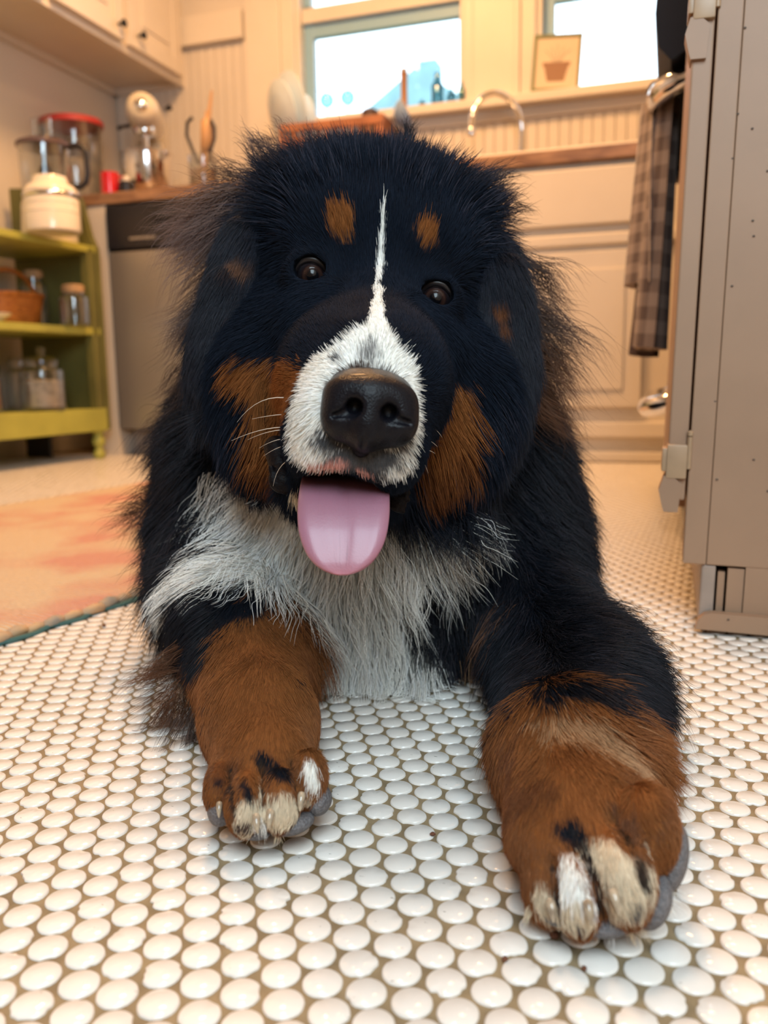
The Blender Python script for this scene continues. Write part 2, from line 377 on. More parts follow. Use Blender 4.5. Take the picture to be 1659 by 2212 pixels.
sk = empty('sink', (-0.48, 2.86, 0.8975)); tag(sk, 'white rimmed sink let into the counter below the tap', 'sink')
MB().box((-0.40, -0.24, 0.0), (0.43, -0.20, 0.008), bev=0.003).box((-0.40, 0.19, 0.0), (0.43, 0.23, 0.008), bev=0.003).box((-0.40, -0.2, 0.0), (-0.36, 0.19, 0.008)).box((0.39, -0.2, 0.0), (0.43, 0.19, 0.008)).build('rim', m_white_ceramic, parent=sk)
MB().box((-0.36, -0.2, 0.0004), (0.39, 0.19, 0.003)).build('basin', m_steel, parent=sk)

dw = empty('dishwasher', (-1.55, YF, 0)); tag(dw, 'stainless steel dishwasher with black control panel under the counter', 'dishwasher')
MB().box((-0.295, 0.0, 0.09), (0.295, 0.58, 0.855)).build('body', m_black, parent=dw)
MB().box((-0.292, -0.028, 0.095), (0.292, 0.0, 0.70), bev=0.006).build('door', m_dw, parent=dw)
cp = MB().box((-0.292, -0.032, 0.707), (0.292, 0.0, 0.852), bev=0.006).build('control_panel', m_black, parent=dw)
MB().box((-0.2, -0.036, 0.735), (-0.10, -0.031, 0.743)).build('badge', m_dw, parent=cp)
MB().box((-0.10, -0.042, 0.79), (0.12, -0.031, 0.835), bev=0.008).build('handle', m_black, parent=cp)
MB().box((-0.292, 0.05, 0.0), (0.292, 0.07, 0.09)).build('kick_plate', m_dw, parent=dw)
tag(MB().box((-1.925, YF - 0.02, 0.0), (-1.848, YB - 0.015, 0.858), bev=0.003).build('end_panel', m_cab), 'narrow cream end panel between dishwasher and green shelf', 'panel')

# ================================================================ upper cabinet on the left wall
XC = -1.886
uc = empty('wall_cabinet', (XL, 2.2, 1.424)); tag(uc, 'cream wall cabinet with raised panel doors and small dark knobs', 'cabinet')
uo = (XL, 2.2, 1.424)
def U(b, n, m, par=None, **k): return loc(b, uo).build(n, m, parent=par or uc, **k)
U(MB().box((XL + 0.001, 1.25, 1.45), (XC - 0.02, YB - 0.002, 2.25)), 'body', m_cab)
U(MB().box((XC - 0.02, 1.25, 1.424), (XC, YB - 0.002, 1.462), bev=0.002).box((XC - 0.02, 1.25, 1.462), (XC, YB - 0.002, 2.25)), 'face_frame', m_cab)
U(MB().box((XL + 0.001, YB - 0.03, 1.424), (XC - 0.02, YB - 0.002, 1.45)).box((XL + 0.001, 1.25, 1.424), (XL + 0.02, YB - 0.002, 1.45)), 'cleat', m_wall)
for (a, c, ky, kz, lab) in ((2.835, 3.185, 2.885, 1.492, 0), (2.43, 2.80, 2.765, 1.490, 1), (2.02, 2.39, 2.05, 1.49, 0), (1.62, 1.99, 1.95, 1.49, 0)):
    b = MB(); b.box((XC, a, 1.447), (XC + 0.02, c, 2.20), bev=0.004)
    for (p, q, r_, s_) in ((a, a + 0.055, 1.447, 2.2), (c - 0.055, c, 1.447, 2.2), (a + 0.0015, c - 0.0015, 1.4485, 1.502)): b.box((XC + 0.017 + (0.001 if s_ < 2 else 0), p, r_), (XC + (0.0245 if s_ < 2 else 0.026), q, s_), bev=0.002)
    b.box((XC + 0.017, a + 0.085, 1.535), (XC + 0.025, c - 0.085, 2.12), bev=0.004)
    d = U(b, 'door', m_cab)
    kb = MB(); kb.lathe([(0.0, 0), (0.005, 0), (0.005, 0.012), (0.013, 0.02), (0.014, 0.027), (0.008, 0.032), (0, 0.033)], 16)
    kb.v = [(XC + 0.026 + z, ky + x, kz + y) for x, y, z in kb.v]
    U(kb, 'knob', m_knob, d, smooth=True)

# ================================================================ tall cabinet on the right, its side panel towards the camera
YP = 0.901
tc_o = (0.34, YP, 0)
tc = empty('tall_cabinet', tc_o); tag(tc, 'tall taupe painted cabinet with nail marked side panel at the right', 'cabinet')
m_post = mat('scuffed_post_paint', (0.36, 0.28, 0.23), 0.5, var=0.15, scale=30)
def T(b, n, m, par=None, **k): return loc(b, tc_o).build(n, m, parent=par or tc, **k)
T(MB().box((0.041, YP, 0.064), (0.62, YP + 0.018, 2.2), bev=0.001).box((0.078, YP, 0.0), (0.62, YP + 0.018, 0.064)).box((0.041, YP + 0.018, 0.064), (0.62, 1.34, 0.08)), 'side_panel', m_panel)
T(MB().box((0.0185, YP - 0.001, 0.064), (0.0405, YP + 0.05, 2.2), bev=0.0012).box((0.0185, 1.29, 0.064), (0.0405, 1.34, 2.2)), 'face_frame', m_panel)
T(MB().box((0.037, YP + 0.002, 0.0), (0.0505, YP + 0.3, 0.0635), bev=0.002), 'corner_post', m_post)
T(MB().box((0.0530, YP + 0.006, 0.0), (0.0595, YP + 0.02, 0.0565)), 'toe_board', m_panel)
T(MB().box((0.0618, YP + 0.002, 0.0), (0.0772, YP + 0.02, 0.0615)), 'toe_board', m_panel)
T(MB().prism([(0.034, 0.0), (0.62, 0.0), (0.62, 0.0175), (0.0475, 0.0175), (0.0415, 0.0155), (0.0365, 0.010)], 'y', YP - 0.013, YP - 0.0005), 'base_moulding', m_panel)
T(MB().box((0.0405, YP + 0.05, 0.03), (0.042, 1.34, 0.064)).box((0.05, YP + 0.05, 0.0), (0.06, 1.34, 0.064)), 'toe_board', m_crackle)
# door standing a hair proud of the frame, seen on its edge
dr = MB().box((-0.0185, 0, 0.128), (0.0, 0.40, 2.2), bev=0.002)
door = dr.build('door', [m_panel], parent=tc); door.location = (0.0165 - tc_o[0], YP + 0.001 - tc_o[1], 0); door.rotation_euler = (0, 0, math.radians(0.7)); tc.rotation_euler = (0, math.radians(1.3), 0)
m_hinge = mat('painted_over_hinge', (0.42, 0.28, 0.17), 0.4, var=0.15, scale=40)
def hinge(z0, z1, face):
    b = MB()
    b.box((-0.0195, -0.006, z0), (0.000, 0.03, z1), bev=0.002)
    b.box((-0.024, -0.004, z0 + 0.2 * (z1 - z0)), (-0.018, 0.03, z1 - 0.004), bev=0.0015)
    b.tube([(0.0015, -0.0035, z0 + 0.3 * (z1 - z0)), (0.0015, -0.0035, z1 + 0.008)], 0.0026, 8)
    b.lathe([(0, 0), (0.0028, 0.001), (0.0028, 0.005), (0, 0.0065)], 10, c=(0.0015, -0.0035, z1 + 0.008))
    h = b.build('hinge', m_hinge, parent=door, smooth=True)
    g = MB().prism([(-0.0215, z0 + 0.002), (-0.0255, z0 - 0.012), (-0.0215, z0 - 0.028), (-0.0195, z0 - 0.034), (-0.006, z0 - 0.034), (-0.004, z0 - 0.005), (-0.010, z0 + 0.0), (-0.012, z0 + 0.004)], 'y', -0.005, 0.02)
    g.build('latch', m_panel, parent=door)
hinge(0.150, 0.184, 0); hinge(0.575, 0.605, 0)
# brad nail dents in the panel
b = MB()
for (px, py) in ((1576, 81), (1565, 265), (1597, 296), (1556, 361), (1632, 386), (1603, 493), (1606, 526), (1562, 634), (1494, 377), (1618, 1006), (1540, 1050), (1532, 882), (1650, 1073), (1570, 1344)):
    q = on_y(px, py, YP - 0.0005); y = YP - 0.0006 if py < 1300 else YP - 0.0135
    if px < 1500: continue
    b.lathe([(0.0007, 0), (0.0010, 0.0003), (0.0008, 0.0006), (0, 0.0007)], 7, c=(0, 0, 0)); n_ = 7 * 4
    b.v[-n_:] = [(q[0] + x * 1.3, y - z, q[2] + yy) for x, yy, z in b.v[-n_:]]
s_ = T(b, 'nail_marks', m_crackle); s_['kind'] = 'stuff'

# ================================================================ range beyond the tall cabinet
ro = (0.33, 1.75, 0)
m_blackmatte = mat('matte_black_enamel', (0.012, 0.014, 0.022), 0.6, spec=0.25)
rg = empty('kitchen_range', ro); tag(rg, 'black kitchen range beyond the tall cabinet with chrome bar handles', 'range')
def G(b, n, m, par=None, **k): return loc(b, ro).build(n, m, parent=par or rg, **k)
G(MB().box((0.035, 1.37, 0.0), (0.65, 2.13, 0.90)), 'body', m_black)
od = G(MB().box((0.010, 1.38, 0.27), (0.035, 2.12, 0.735), bev=0.004), 'oven_door', m_black)
dd = G(MB().box((0.010, 1.38, 0.07), (0.035, 2.12, 0.255), bev=0.004), 'drawer', m_dw)
G(MB().prism([(0.04, 0.735), (-0.012, 0.705), (-0.030, 0.725), (-0.036, 0.77), (-0.032, 0.83), (-0.020, 0.92), (0.005, 1.0), (0.04, 1.02)], 'y', 1.38, 2.12), 'control_panel', m_blackmatte, smooth=40)
def bar_handle(z, par, r=0.0155):
    b = MB(); pts = []
    y0 = 1.42; y1 = 2.08
    for t in range(7):
        a = t / 6 * PI / 2; pts.append((0.012 - 0.042 * math.sin(a), y0 + 0.05 * (1 - math.cos(a)), z - 0.010 * math.sin(a)))
    pts += [(-0.030, y1 - 0.05, z - 0.010)]
    for t in range(1, 7):
        a = PI / 2 - t / 6 * PI / 2; pts.append((0.012 - 0.042 * math.sin(a), y1 - 0.05 * (1 - math.cos(a)), z - 0.010 * math.sin(a)))
    b.tube(pts, r, 14); return G(b, 'handle', m_steel, par, smooth=True)
bar_handle(0.692, od, 0.017); bar_handle(0.218, dd, 0.017)

# towel of brown check over the oven handle
def plaid():
    m, N, L, b = new_mat('brown_check_cloth')
    tcn = N.new('ShaderNodeTexCoord'); sep = N.new('ShaderNodeSeparateXYZ'); L.new(tcn.outputs['UV'], sep.inputs[0])
    def stripes(ax, f):
        m1 = N.new('ShaderNodeMath'); m1.operation = 'MULTIPLY'; m1.inputs[1].default_value = f; L.new(sep.outputs[ax], m1.inputs[0])
        m2 = N.new('ShaderNodeMath'); m2.operation = 'FRACT'; L.new(m1.outputs[0], m2.inputs[0])
        m3 = N.new('ShaderNodeMath'); m3.operation = 'GREATER_THAN'; m3.inputs[1].default_value = 0.5; L.new(m2.outputs[0], m3.inputs[0]); return m3
    a = stripes(0, 8); c = stripes(1, 9)
    ad = N.new('ShaderNodeMath'); ad.operation = 'ADD'; L.new(a.outputs[0], ad.inputs[0]); L.new(c.outputs[0], ad.inputs[1])
    dv = N.new('ShaderNodeMath'); dv.operation = 'MULTIPLY'; dv.inputs[1].default_value = 0.5; L.new(ad.outputs[0], dv.inputs[0])
    r = N.new('ShaderNodeValToRGB'); e = r.color_ramp.elements; r.color_ramp.interpolation = 'LINEAR'
    e[0].color = (0.36, 0.27, 0.22, 1); e[1].color = (0.13, 0.085, 0.07, 1); L.new(dv.outputs[0], r.inputs['Fac'])
    L.new(r.outputs[0], b.inputs['Base Color']); b.inputs['Roughness'].default_value = 0.9
    b.inputs['Sheen Weight'].default_value = 0.3
    return m
m_plaid = plaid()
m_towelback = mat('dark_brown_cloth', (0.10, 0.065, 0.06), 0.95, var=0.2, scale=60)
tw = empty('towel', (-0.030, 1.52, 0.70)); tag(tw, 'brown checked kitchen towel hanging over the oven handle', 'towel')
def drop(xt, xb, yt, z0, z1, w0, w1, t, phase, m, name='towel_fold'):
    """a hanging fold: thin closed band, width across y, thickness t, gathered at the top"""
    nu, nv = 14, 18; vs = []; uv = []
    for side in (0, 1):
        for j in range(nv + 1):
            v = j / nv; z = z1 + (z0 - z1) * v; w = w0 + (w1 - w0) * (v ** 0.6); x = xt + (xb - xt) * (v ** 0.8)
            for i in range(nu + 1):
                u = i / nu; amp = 0.008 + 0.010 * v
                ox = amp * math.sin(u * 9.5 + phase + v * 0.8) + (t if side == 0 else -t) * (1 - (2 * u - 1) ** 6)
                vs.append((x + ox, yt + (u - 0.5) * w + 0.004 * math.sin(v * 7 + phase), z + 0.003 * math.sin(u * 8) * v)); uv.append((u, v))
    n1 = (nu + 1) * (nv + 1); fs = []
    I = lambda s, j, i: s * n1 + j * (nu + 1) + i
    for j in range(nv):
        for i in range(nu):
            fs.append((I(0, j, i), I(0, j, i + 1), I(0, j + 1, i + 1), I(0, j + 1, i))); fs.append((I(1, j, i), I(1, j + 1, i), I(1, j + 1, i + 1), I(1, j, i + 1)))
        fs.append((I(0, j, 0), I(0, j + 1, 0), I(1, j + 1, 0), I(1, j, 0))); fs.append((I(0, j, nu), I(1, j, nu), I(1, j + 1, nu), I(0, j + 1, nu)))
    for i in range(nu):
        fs.append((I(0, 0, i), I(1, 0, i), I(1, 0, i + 1), I(0, 0, i + 1))); fs.append((I(0, nv, i), I(0, nv, i + 1), I(1, nv, i + 1), I(1, nv, i)))
    b = MB().add(vs, fs); b.v = [(x + 0.030, y - 1.52, z - 0.70) for x, y, z in b.v]
    o = b.build(name, m, parent=tw, smooth=60)
    ul = o.data.uv_layers.new(name='UVMap')
    for l in o.data.loops: ul.data[l.index].uv = uv[l.vertex_index]
    return o
drop(-0.040, -0.050, 1.53, 0.405, 0.688, 0.09, 0.15, 0.008, 0.4, m_plaid)
drop(-0.014, -0.030, 1.50, 0.302, 0.688, 0.06, 0.10, 0.010, 2.0, m_plaid)
drop(-0.024, -0.042, 1.56, 0.292, 0.60, 0.05, 0.08, 0.007, 1.0, m_towelback)
bt = MB(); bt.tube([(0, 1.48 - 1.52, -0.007), (0, 1.50 - 1.52, -0.007), (0, 1.575 - 1.52, -0.007)], 0.0185, 16); bt.build('towel_top', m_plaid, parent=tw, smooth=True)

# ================================================================ rug
def rug():
    m, N, L, b = new_mat('faded_pink_and_tan_weave')
    tcn = N.new('ShaderNodeTexCoord')
    mp = N.new('ShaderNodeMapping'); mp.inputs['Scale'].default_value = (1, 1, 1); L.new(tcn.outputs['Object'], mp.inputs[0])
    n1 = N.new('ShaderNodeTexNoise'); n1.inputs['Scale'].default_value = 5.5; n1.inputs['Detail'].default_value = 3; L.new(mp.outputs[0], n1.inputs['Vector'])
    r = N.new('ShaderNodeValToRGB'); e = r.color_ramp.elements; e[0].position = 0.40; e[0].color = (0.62, 0.33, 0.26, 1); e[1].position = 0.56; e[1].color = (0.66, 0.53, 0.38, 1)
    e.new(0.48).color = (0.64, 0.44, 0.32, 1); L.new(n1.outputs['Fac'], r.inputs['Fac'])
    w = N.new('ShaderNodeTexWave'); w.bands_direction = 'Y'; w.inputs['Scale'].default_value = 42; w.inputs['Distortion'].default_value = 2.5; w.inputs['Detail'].default_value = 2; w.inputs['Detail Scale'].default_value = 3
    L.new(mp.outputs[0], w.inputs['Vector'])
    n2 = N.new('ShaderNodeTexNoise'); n2.inputs['Scale'].default_value = 130; L.new(mp.outputs[0], n2.inputs['Vector'])
    mx = N.new('ShaderNodeMixRGB'); mx.blend_type = 'MULTIPLY'; mx.inputs[0].default_value = 0.15; L.new(r.outputs[0], mx.inputs[1]); L.new(n2.outputs['Fac'], mx.inputs[2])
    L.new(mx.outputs[0], b.inputs['Base Color']); b.inputs['Roughness'].default_value = 0.95
    ad = N.new('ShaderNodeMath'); ad.operation = 'ADD'; L.new(w.outputs['Fac'], ad.inputs[0]); L.new(n2.outputs['Fac'], ad.inputs[1])
    bp = N.new('ShaderNodeBump'); bp.inputs['Strength'].default_value = 0.6; bp.inputs['Distance'].default_value = 0.006; L.new(ad.outputs[0], bp.inputs['Height']); L.new(bp.outputs[0], b.inputs['Normal'])
    return m
m_rug = rug()
rr_ = empty('rug', (-0.625, 0.73, 0), math.radians(-9)); tag(rr_, 'faded pink and tan woven rug lying on the tiles at left', 'rug')
nx, ny = 60, 200; vs = []; fs = []; rgn = random.Random(5)
for j in range(ny + 1):
    for i in range(nx + 1):
        xx = -0.80 * (i / nx) ; yy = -0.5 + 2.0 * (j / ny)
        e_ = min(1, i / 2.5)
        wob = 0.004 * math.sin(yy * 40) + 0.003 * math.sin(yy * 97 + 1)
        vs.append((xx + (wob if i < 2 else 0), yy, 0.0025 + 0.0065 * math.sqrt(e_) + rgn.uniform(-0.0006, 0.0006)))
for j in range(ny):
    for i in range(nx): a = j * (nx + 1) + i; fs.append((a, a + nx + 1, a + nx + 2, a + 1))
wv = MB().add(vs, fs); wv.build('weave', m_rug, parent=rr_, smooth=True, fix=False)
m_bind = mat('rug_edge_yarn', (0.56, 0.37, 0.20), 0.95, scale=22, bump=0.8, col2=(0.24, 0.24, 0.22))
bd = MB(); y = -0.5
while y < 1.48:
    l_ = rgn.uniform(0.018, 0.034); r0 = rgn.uniform(0.0042, 0.0062); xo = rgn.uniform(-0.002, 0.003) + 0.004 * math.sin(y * 40)
    bd.tube([(xo, y, 0.004), (xo + 0.001, y + 0.12 * l_, r0 + .001), (xo + 0.002, y + l_ * 0.5, r0 + 0.003), (xo + 0.001, y + 0.9 * l_, r0 + .001), (xo, y + l_, 0.004)], [r0 * 0.6, r0, r0 * 1.15, r0, r0 * 0.6], 8); y += l_ * 0.93
so_ = bd.build('edge_yarn', m_bind, parent=rr_, smooth=True); so_['kind'] = 'stuff'
m_teal = mat('teal_edge_thread', (0.05, 0.13, 0.13), 0.9)
bd = MB(); pts = [(0.0075 + 0.003 * math.sin(k * 1.7), -0.5 + k * 0.02, 0.0035 + 0.0012 * math.sin(k * 2.3)) for k in range(52)]
bd.tube(pts, 0.0028, 6); bd.build('edge_thread', m_teal, parent=rr_, smooth=True)
# ================================================================ green shelf cart on the left
CXo, CYo = -1.822, 2.50
cart = empty('shelf_cart', (CXo, CYo, 0), math.radians(-3)); tag(cart, 'worn lime green open shelf cart with turned feet against the left wall', 'shelf')
DPT, LEN = 0.345, 1.0
def shelf(z, t, nm='shelf', m=m_green, lip=0.0):
    b = MB().box((-DPT, -LEN, z - t), (0, 0, z), bev=0.003)
    if lip: b.box((-0.02, -LEN, z - lip), (0.004, 0.002, z + 0.001), bev=0.003)
    return b.build(nm, m, parent=cart)
shelf(0.705, 0.022); shelf(0.440, 0.024); shelf(0.172, 0.020, lip=0.075)
pr = [(-DPT, 0.10), (0.0, 0.10), (0.0, 0.70), (-0.02, 0.74), (-0.05, 0.86), (-0.10, 0.90), (-DPT, 0.92)]
MB().prism(pr, 'x', 0, 0).v
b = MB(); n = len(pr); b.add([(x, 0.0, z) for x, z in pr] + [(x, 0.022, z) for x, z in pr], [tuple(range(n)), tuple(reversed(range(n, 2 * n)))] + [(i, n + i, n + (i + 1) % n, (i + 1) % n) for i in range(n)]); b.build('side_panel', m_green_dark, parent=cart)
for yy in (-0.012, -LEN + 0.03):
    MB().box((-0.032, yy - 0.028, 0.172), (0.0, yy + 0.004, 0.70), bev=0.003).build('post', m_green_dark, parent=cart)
for xx, yy in ((-0.022, -0.02), (-DPT + 0.03, -0.02), (-0.022, -LEN + 0.03), (-DPT + 0.03, -LEN + 0.03)):
    MB().lathe([(0.014, 0), (0.019, 0.008), (0.021, 0.02), (0.013, 0.034), (0.012, 0.04), (0.021, 0.052), (0.022, 0.066), (0.014, 0.08), (0.02, 0.09), (0.02, 0.099)], 18).build('foot', m_green, parent=cart, loc=(xx, yy, 0.0), smooth=60)
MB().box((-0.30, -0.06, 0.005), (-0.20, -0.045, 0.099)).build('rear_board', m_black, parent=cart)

def stand(px, py, y, z, dx=0.0):
    q = on_y(px, py, y); return (q[0] + dx, y, z)
def lid_jar(name, label, cat, pos, r, hgt, fill=None, fill_h=0.6, m_lid=None, neck=0.8, knob=False, group=None):
    e = empty(name, pos); tag(e, label, cat, group)
    MB().lathe([(r * 0.96, 0), (r, 0.008), (r, hgt * 0.80), (r * 0.97, hgt * 0.86), (r * neck, hgt * 0.92), (r * neck, hgt), (r * neck * 0.93, hgt), (r * neck * 0.93, hgt * 0.92), (r * 0.92, hgt * 0.85), (r * 0.94, 0.012), (0.0, 0.010)], 32).build('glass_body', m_glass, parent=e, smooth=40)
    if fill: MB().lathe([(r * 0.90, 0.0125), (r * 0.90, hgt * fill_h), (r * 0.6, hgt * fill_h * 1.05), (0, hgt * fill_h * 1.08)], 24).build('contents', fill, parent=e, smooth=40)
    l = MB().lathe([(r * neck * 1.04, hgt), (r * neck * 1.06, hgt + 0.010), (r * neck * 0.8, hgt + 0.020), (0.012, hgt + 0.024), (0.010, hgt + 0.03), (0.016, hgt + 0.040), (0.012, hgt + 0.05), (0, hgt + 0.052)] if knob else [(r * neck * 1.04, hgt), (r * neck * 1.06, hgt + 0.004), (r * neck * 1.06, hgt + 0.018), (r * neck * 0.9, hgt + 0.024), (0, hgt + 0.025)], 28)
    l.build('lid', m_lid or m_glass, parent=e, smooth=40); return e
ZT, ZM, ZB = 0.7055, 0.4405, 0.1725
# top shelf
cn = empty('ceramic_canister', (on_y(112, 450, 2.24)[0] + 0.006, 2.233, ZT)); tag(cn, 'round shouldered white ceramic canister with clamped lid on the top green shelf', 'canister')
MB().lathe([(0.076, 0), (0.080, 0.004), (0.080, 0.090), (0.074, 0.103), (0.070, 0.107), (0, 0.108)], 36).build('body', m_white_ceramic, parent=cn, smooth=40)
ld = MB().lathe([(0.078, 0.110), (0.078, 0.118), (0.066, 0.134), (0.052, 0.140), (0.050, 0.152), (0.046, 0.160), (0, 0.163)], 36).build('lid', m_white_ceramic, parent=cn, smooth=40)
MB().lathe([(0.079, 0.098), (0.0815, 0.102), (0.0815, 0.107), (0.079, 0.111)], 36).build('wire_clamp', m_steel, parent=ld, smooth=40)
for zz in (0.052, 0.078): MB().lathe([(0.0802, zz), (0.0810, zz + 0.002), (0.0810, zz + 0.004), (0.0802, zz + 0.006)], 36).build('ridge', m_white_ceramic, parent=cn, smooth=True)
lid_jar('storage_jar', 'tall glass storage jar at the left photo edge on the top green shelf', 'jar', (on_y(-2, 430, 2.34)[0], 2.22, ZT), 0.060, 0.165, m_flour, 0.35, m_steel, knob=True)
fpx = on_y(104, 380, 2.405)[0]
fp = empty('food_processor', (fpx - 0.010, 2.405, ZT - 0.012 + 0.012)); tag(fp, 'food processor with clear bowl and black handle behind the white canister', 'food processor')
MB().lathe([(0.085, 0), (0.088, 0.01), (0.080, 0.12), (0.070, 0.150), (0, 0.152)], 28).build('motor_base', m_white_ceramic, parent=fp, smooth=40)
bo = MB().lathe([(0.070, 0.153), (0.074, 0.158), (0.080, 0.300), (0.078, 0.300), (0.072, 0.160), (0.0, 0.158)], 32).build('bowl', m_glass, parent=fp, smooth=40)
MB().lathe([(0.081, 0.296), (0.085, 0.298), (0.085, 0.308), (0.081, 0.311), (0.079, 0.308)], 32).build('rim', mat('smoked_plastic', (0.12, 0.08, 0.09), 0.3), parent=bo, smooth=40)
MB().lathe([(0.014, 0.158), (0.034, 0.162), (0.030, 0.19), (0.016, 0.235), (0.008, 0.25), (0, 0.298)], 16).build('spindle', m_black, parent=bo, smooth=40)
MB().lathe([(0.080, 0.311), (0.060, 0.325), (0.034, 0.330), (0.034, 0.385), (0.031, 0.385), (0.031, 0.33), (0.0, 0.328)], 28, sx=1.0, sy=0.8).build('feed_tube', m_glass, parent=fp, smooth=40)
hx = math.cos(math.radians(42)), -math.sin(math.radians(42)) * 0 + 0.0
hd = np.array([0.95, 0.3]); hd = hd / np.linalg.norm(hd); pts = [(0.078, 0.300), (0.105, 0.302), (0.128, 0.296), (0.136, 0.280), (0.136, 0.215), (0.130, 0.190), (0.112, 0.176), (0.078, 0.178)]
MB().tube([(hd[0] * a, hd[1] * a, z) for a, z in pts], [0.009, 0.010, 0.010, 0.0095, 0.009, 0.0095, 0.010, 0.009], 10).build('handle', m_black, parent=fp, smooth=True)
# tall clear container with a red lid on the counter behind
cx_ = on_y(150, 330, 2.82)[0]
rc = empty('storage_container', (cx_ + 0.005, 2.83, 0.8975)); tag(rc, 'large clear storage container with a red lid in the counter corner', 'container')
MB().lathe([(0.098, 0), (0.105, 0.008), (0.116, 0.300), (0.113, 0.300), (0.101, 0.012), (0, 0.010)], 36, sy=0.9).build('body', m_glass, parent=rc, smooth=40)
MB().lathe([(0.114, 0.293), (0.122, 0.295), (0.122, 0.311), (0.116, 0.317), (0.0, 0.317)], 36, sy=0.9).build('lid', m_red_plastic, parent=rc, smooth=40)
MB().lathe([(0.098, 0.013), (0.104, 0.16), (0.06, 0.18), (0, 0.185)], 24, sy=0.9).build('contents', m_flour, parent=rc, smooth=40)
# red mug and small dark pot
mg = empty('mug', (on_y(237, 392, 2.655)[0], 2.655, 0.8975)); tag(mg, 'bright red mug on the counter left of the stand mixer', 'mug')
MB().lathe([(0.026, 0), (0.031, 0.004), (0.032, 0.075), (0.0295, 0.076), (0.0285, 0.008), (0, 0.007)], 28).build('body', m_red, parent=mg, smooth=40)
MB().tube([(0.030, 0.01, 0.06), (0.046, 0.016, 0.062), (0.052, 0.018, 0.045), (0.046, 0.016, 0.025), (0.030, 0.01, 0.02)], 0.004, 8).build('handle', m_red, parent=mg, smooth=True)
sp = empty('spice_pot', (on_y(273, 398, 2.66)[0], 2.66, 0.8975)); tag(sp, 'small dark pot with pale lid between red mug and mixer bowl', 'pot')
MB().lathe([(0.024, 0), (0.028, 0.004), (0.028, 0.035), (0.022, 0.042), (0, 0.043)], 20).build('body', m_black, parent=sp, smooth=40)
MB().lathe([(0.012, 0.043), (0.013, 0.055), (0.006, 0.062), (0, 0.063)], 16).build('lid', m_white_ceramic, parent=sp, smooth=40)
# stand mixer
mx_ = on_y(322, 370, 2.93)[0]
sm = empty('stand_mixer', (mx_, 2.93, 0.8975), math.radians(27)); tag(sm, 'cream stand mixer with polished steel bowl under the wall cabinet', 'mixer')
MB().box((-0.085, -0.12, 0), (0.085, 0.16, 0.030), bev=0.012).box((-0.05, 0.06, 0.025), (0.05, 0.15, 0.27), bev=0.022).build('base', m_mixer, parent=sm, smooth=50)
hb_ = MB(); pr = [(0.0, -0.165), (0.030, -0.162), (0.052, -0.145), (0.060, -0.10), (0.064, -0.02), (0.062, 0.08), (0.050, 0.15), (0.03, 0.17), (0.0, 0.178)]
hb_.lathe([(r, z) for r, z in pr], 28); hb_.v = [(x, z, 0.325 + y * 1.0) for x, y, z in hb_.v]
hd_ = hb_.build('head', m_mixer, parent=sm, smooth=60)
t = MB().lathe([(0, 0), (0.024, 0), (0.026, 0.006), (0.020, 0.014), (0, 0.016)], 20); t.v = [(x, -0.155 - z, 0.328 + y) for x, y, z in t.v]; t.build('hub_cap', m_chrome, parent=hd_, smooth=60)
t = MB().tube([(-0.066, 0.02, 0.305), (-0.082, 0.0, 0.298), (-0.092, -0.06, 0.275)], [0.007, 0.006, 0.008], 10); t.build('lever', m_iron, parent=sm, smooth=True)
t = MB().tube([(0.066, 0.05, 0.375), (0.09, 0.05, 0.385)], [0.006, 0.012], 12); t.build('knob', m_iron, parent=sm, smooth=True)
MB().lathe([(0.0, 0.245), (0.036, 0.25), (0.04, 0.262), (0.036, 0.288), (0.0, 0.29)], 24, c=(0, -0.07, 0)).build('beater_shaft', m_steel, parent=sm, smooth=40)
MB().lathe([(0.010, 0.06), (0.012, 0.25)], 12, c=(0, -0.07, 0)).build('beater', m_steel, parent=sm, smooth=True)
bw_ = MB().lathe([(0.045, 0.031), (0.05, 0.036), (0.075, 0.05), (0.090, 0.08), (0.094, 0.178), (0.097, 0.180), (0.097, 0.184), (0.091, 0.184), (0.087, 0.08), (0.0, 0.045)], 40, c=(0, -0.06, 0)); bw_.build('bowl', m_steel, parent=sm, smooth=40)
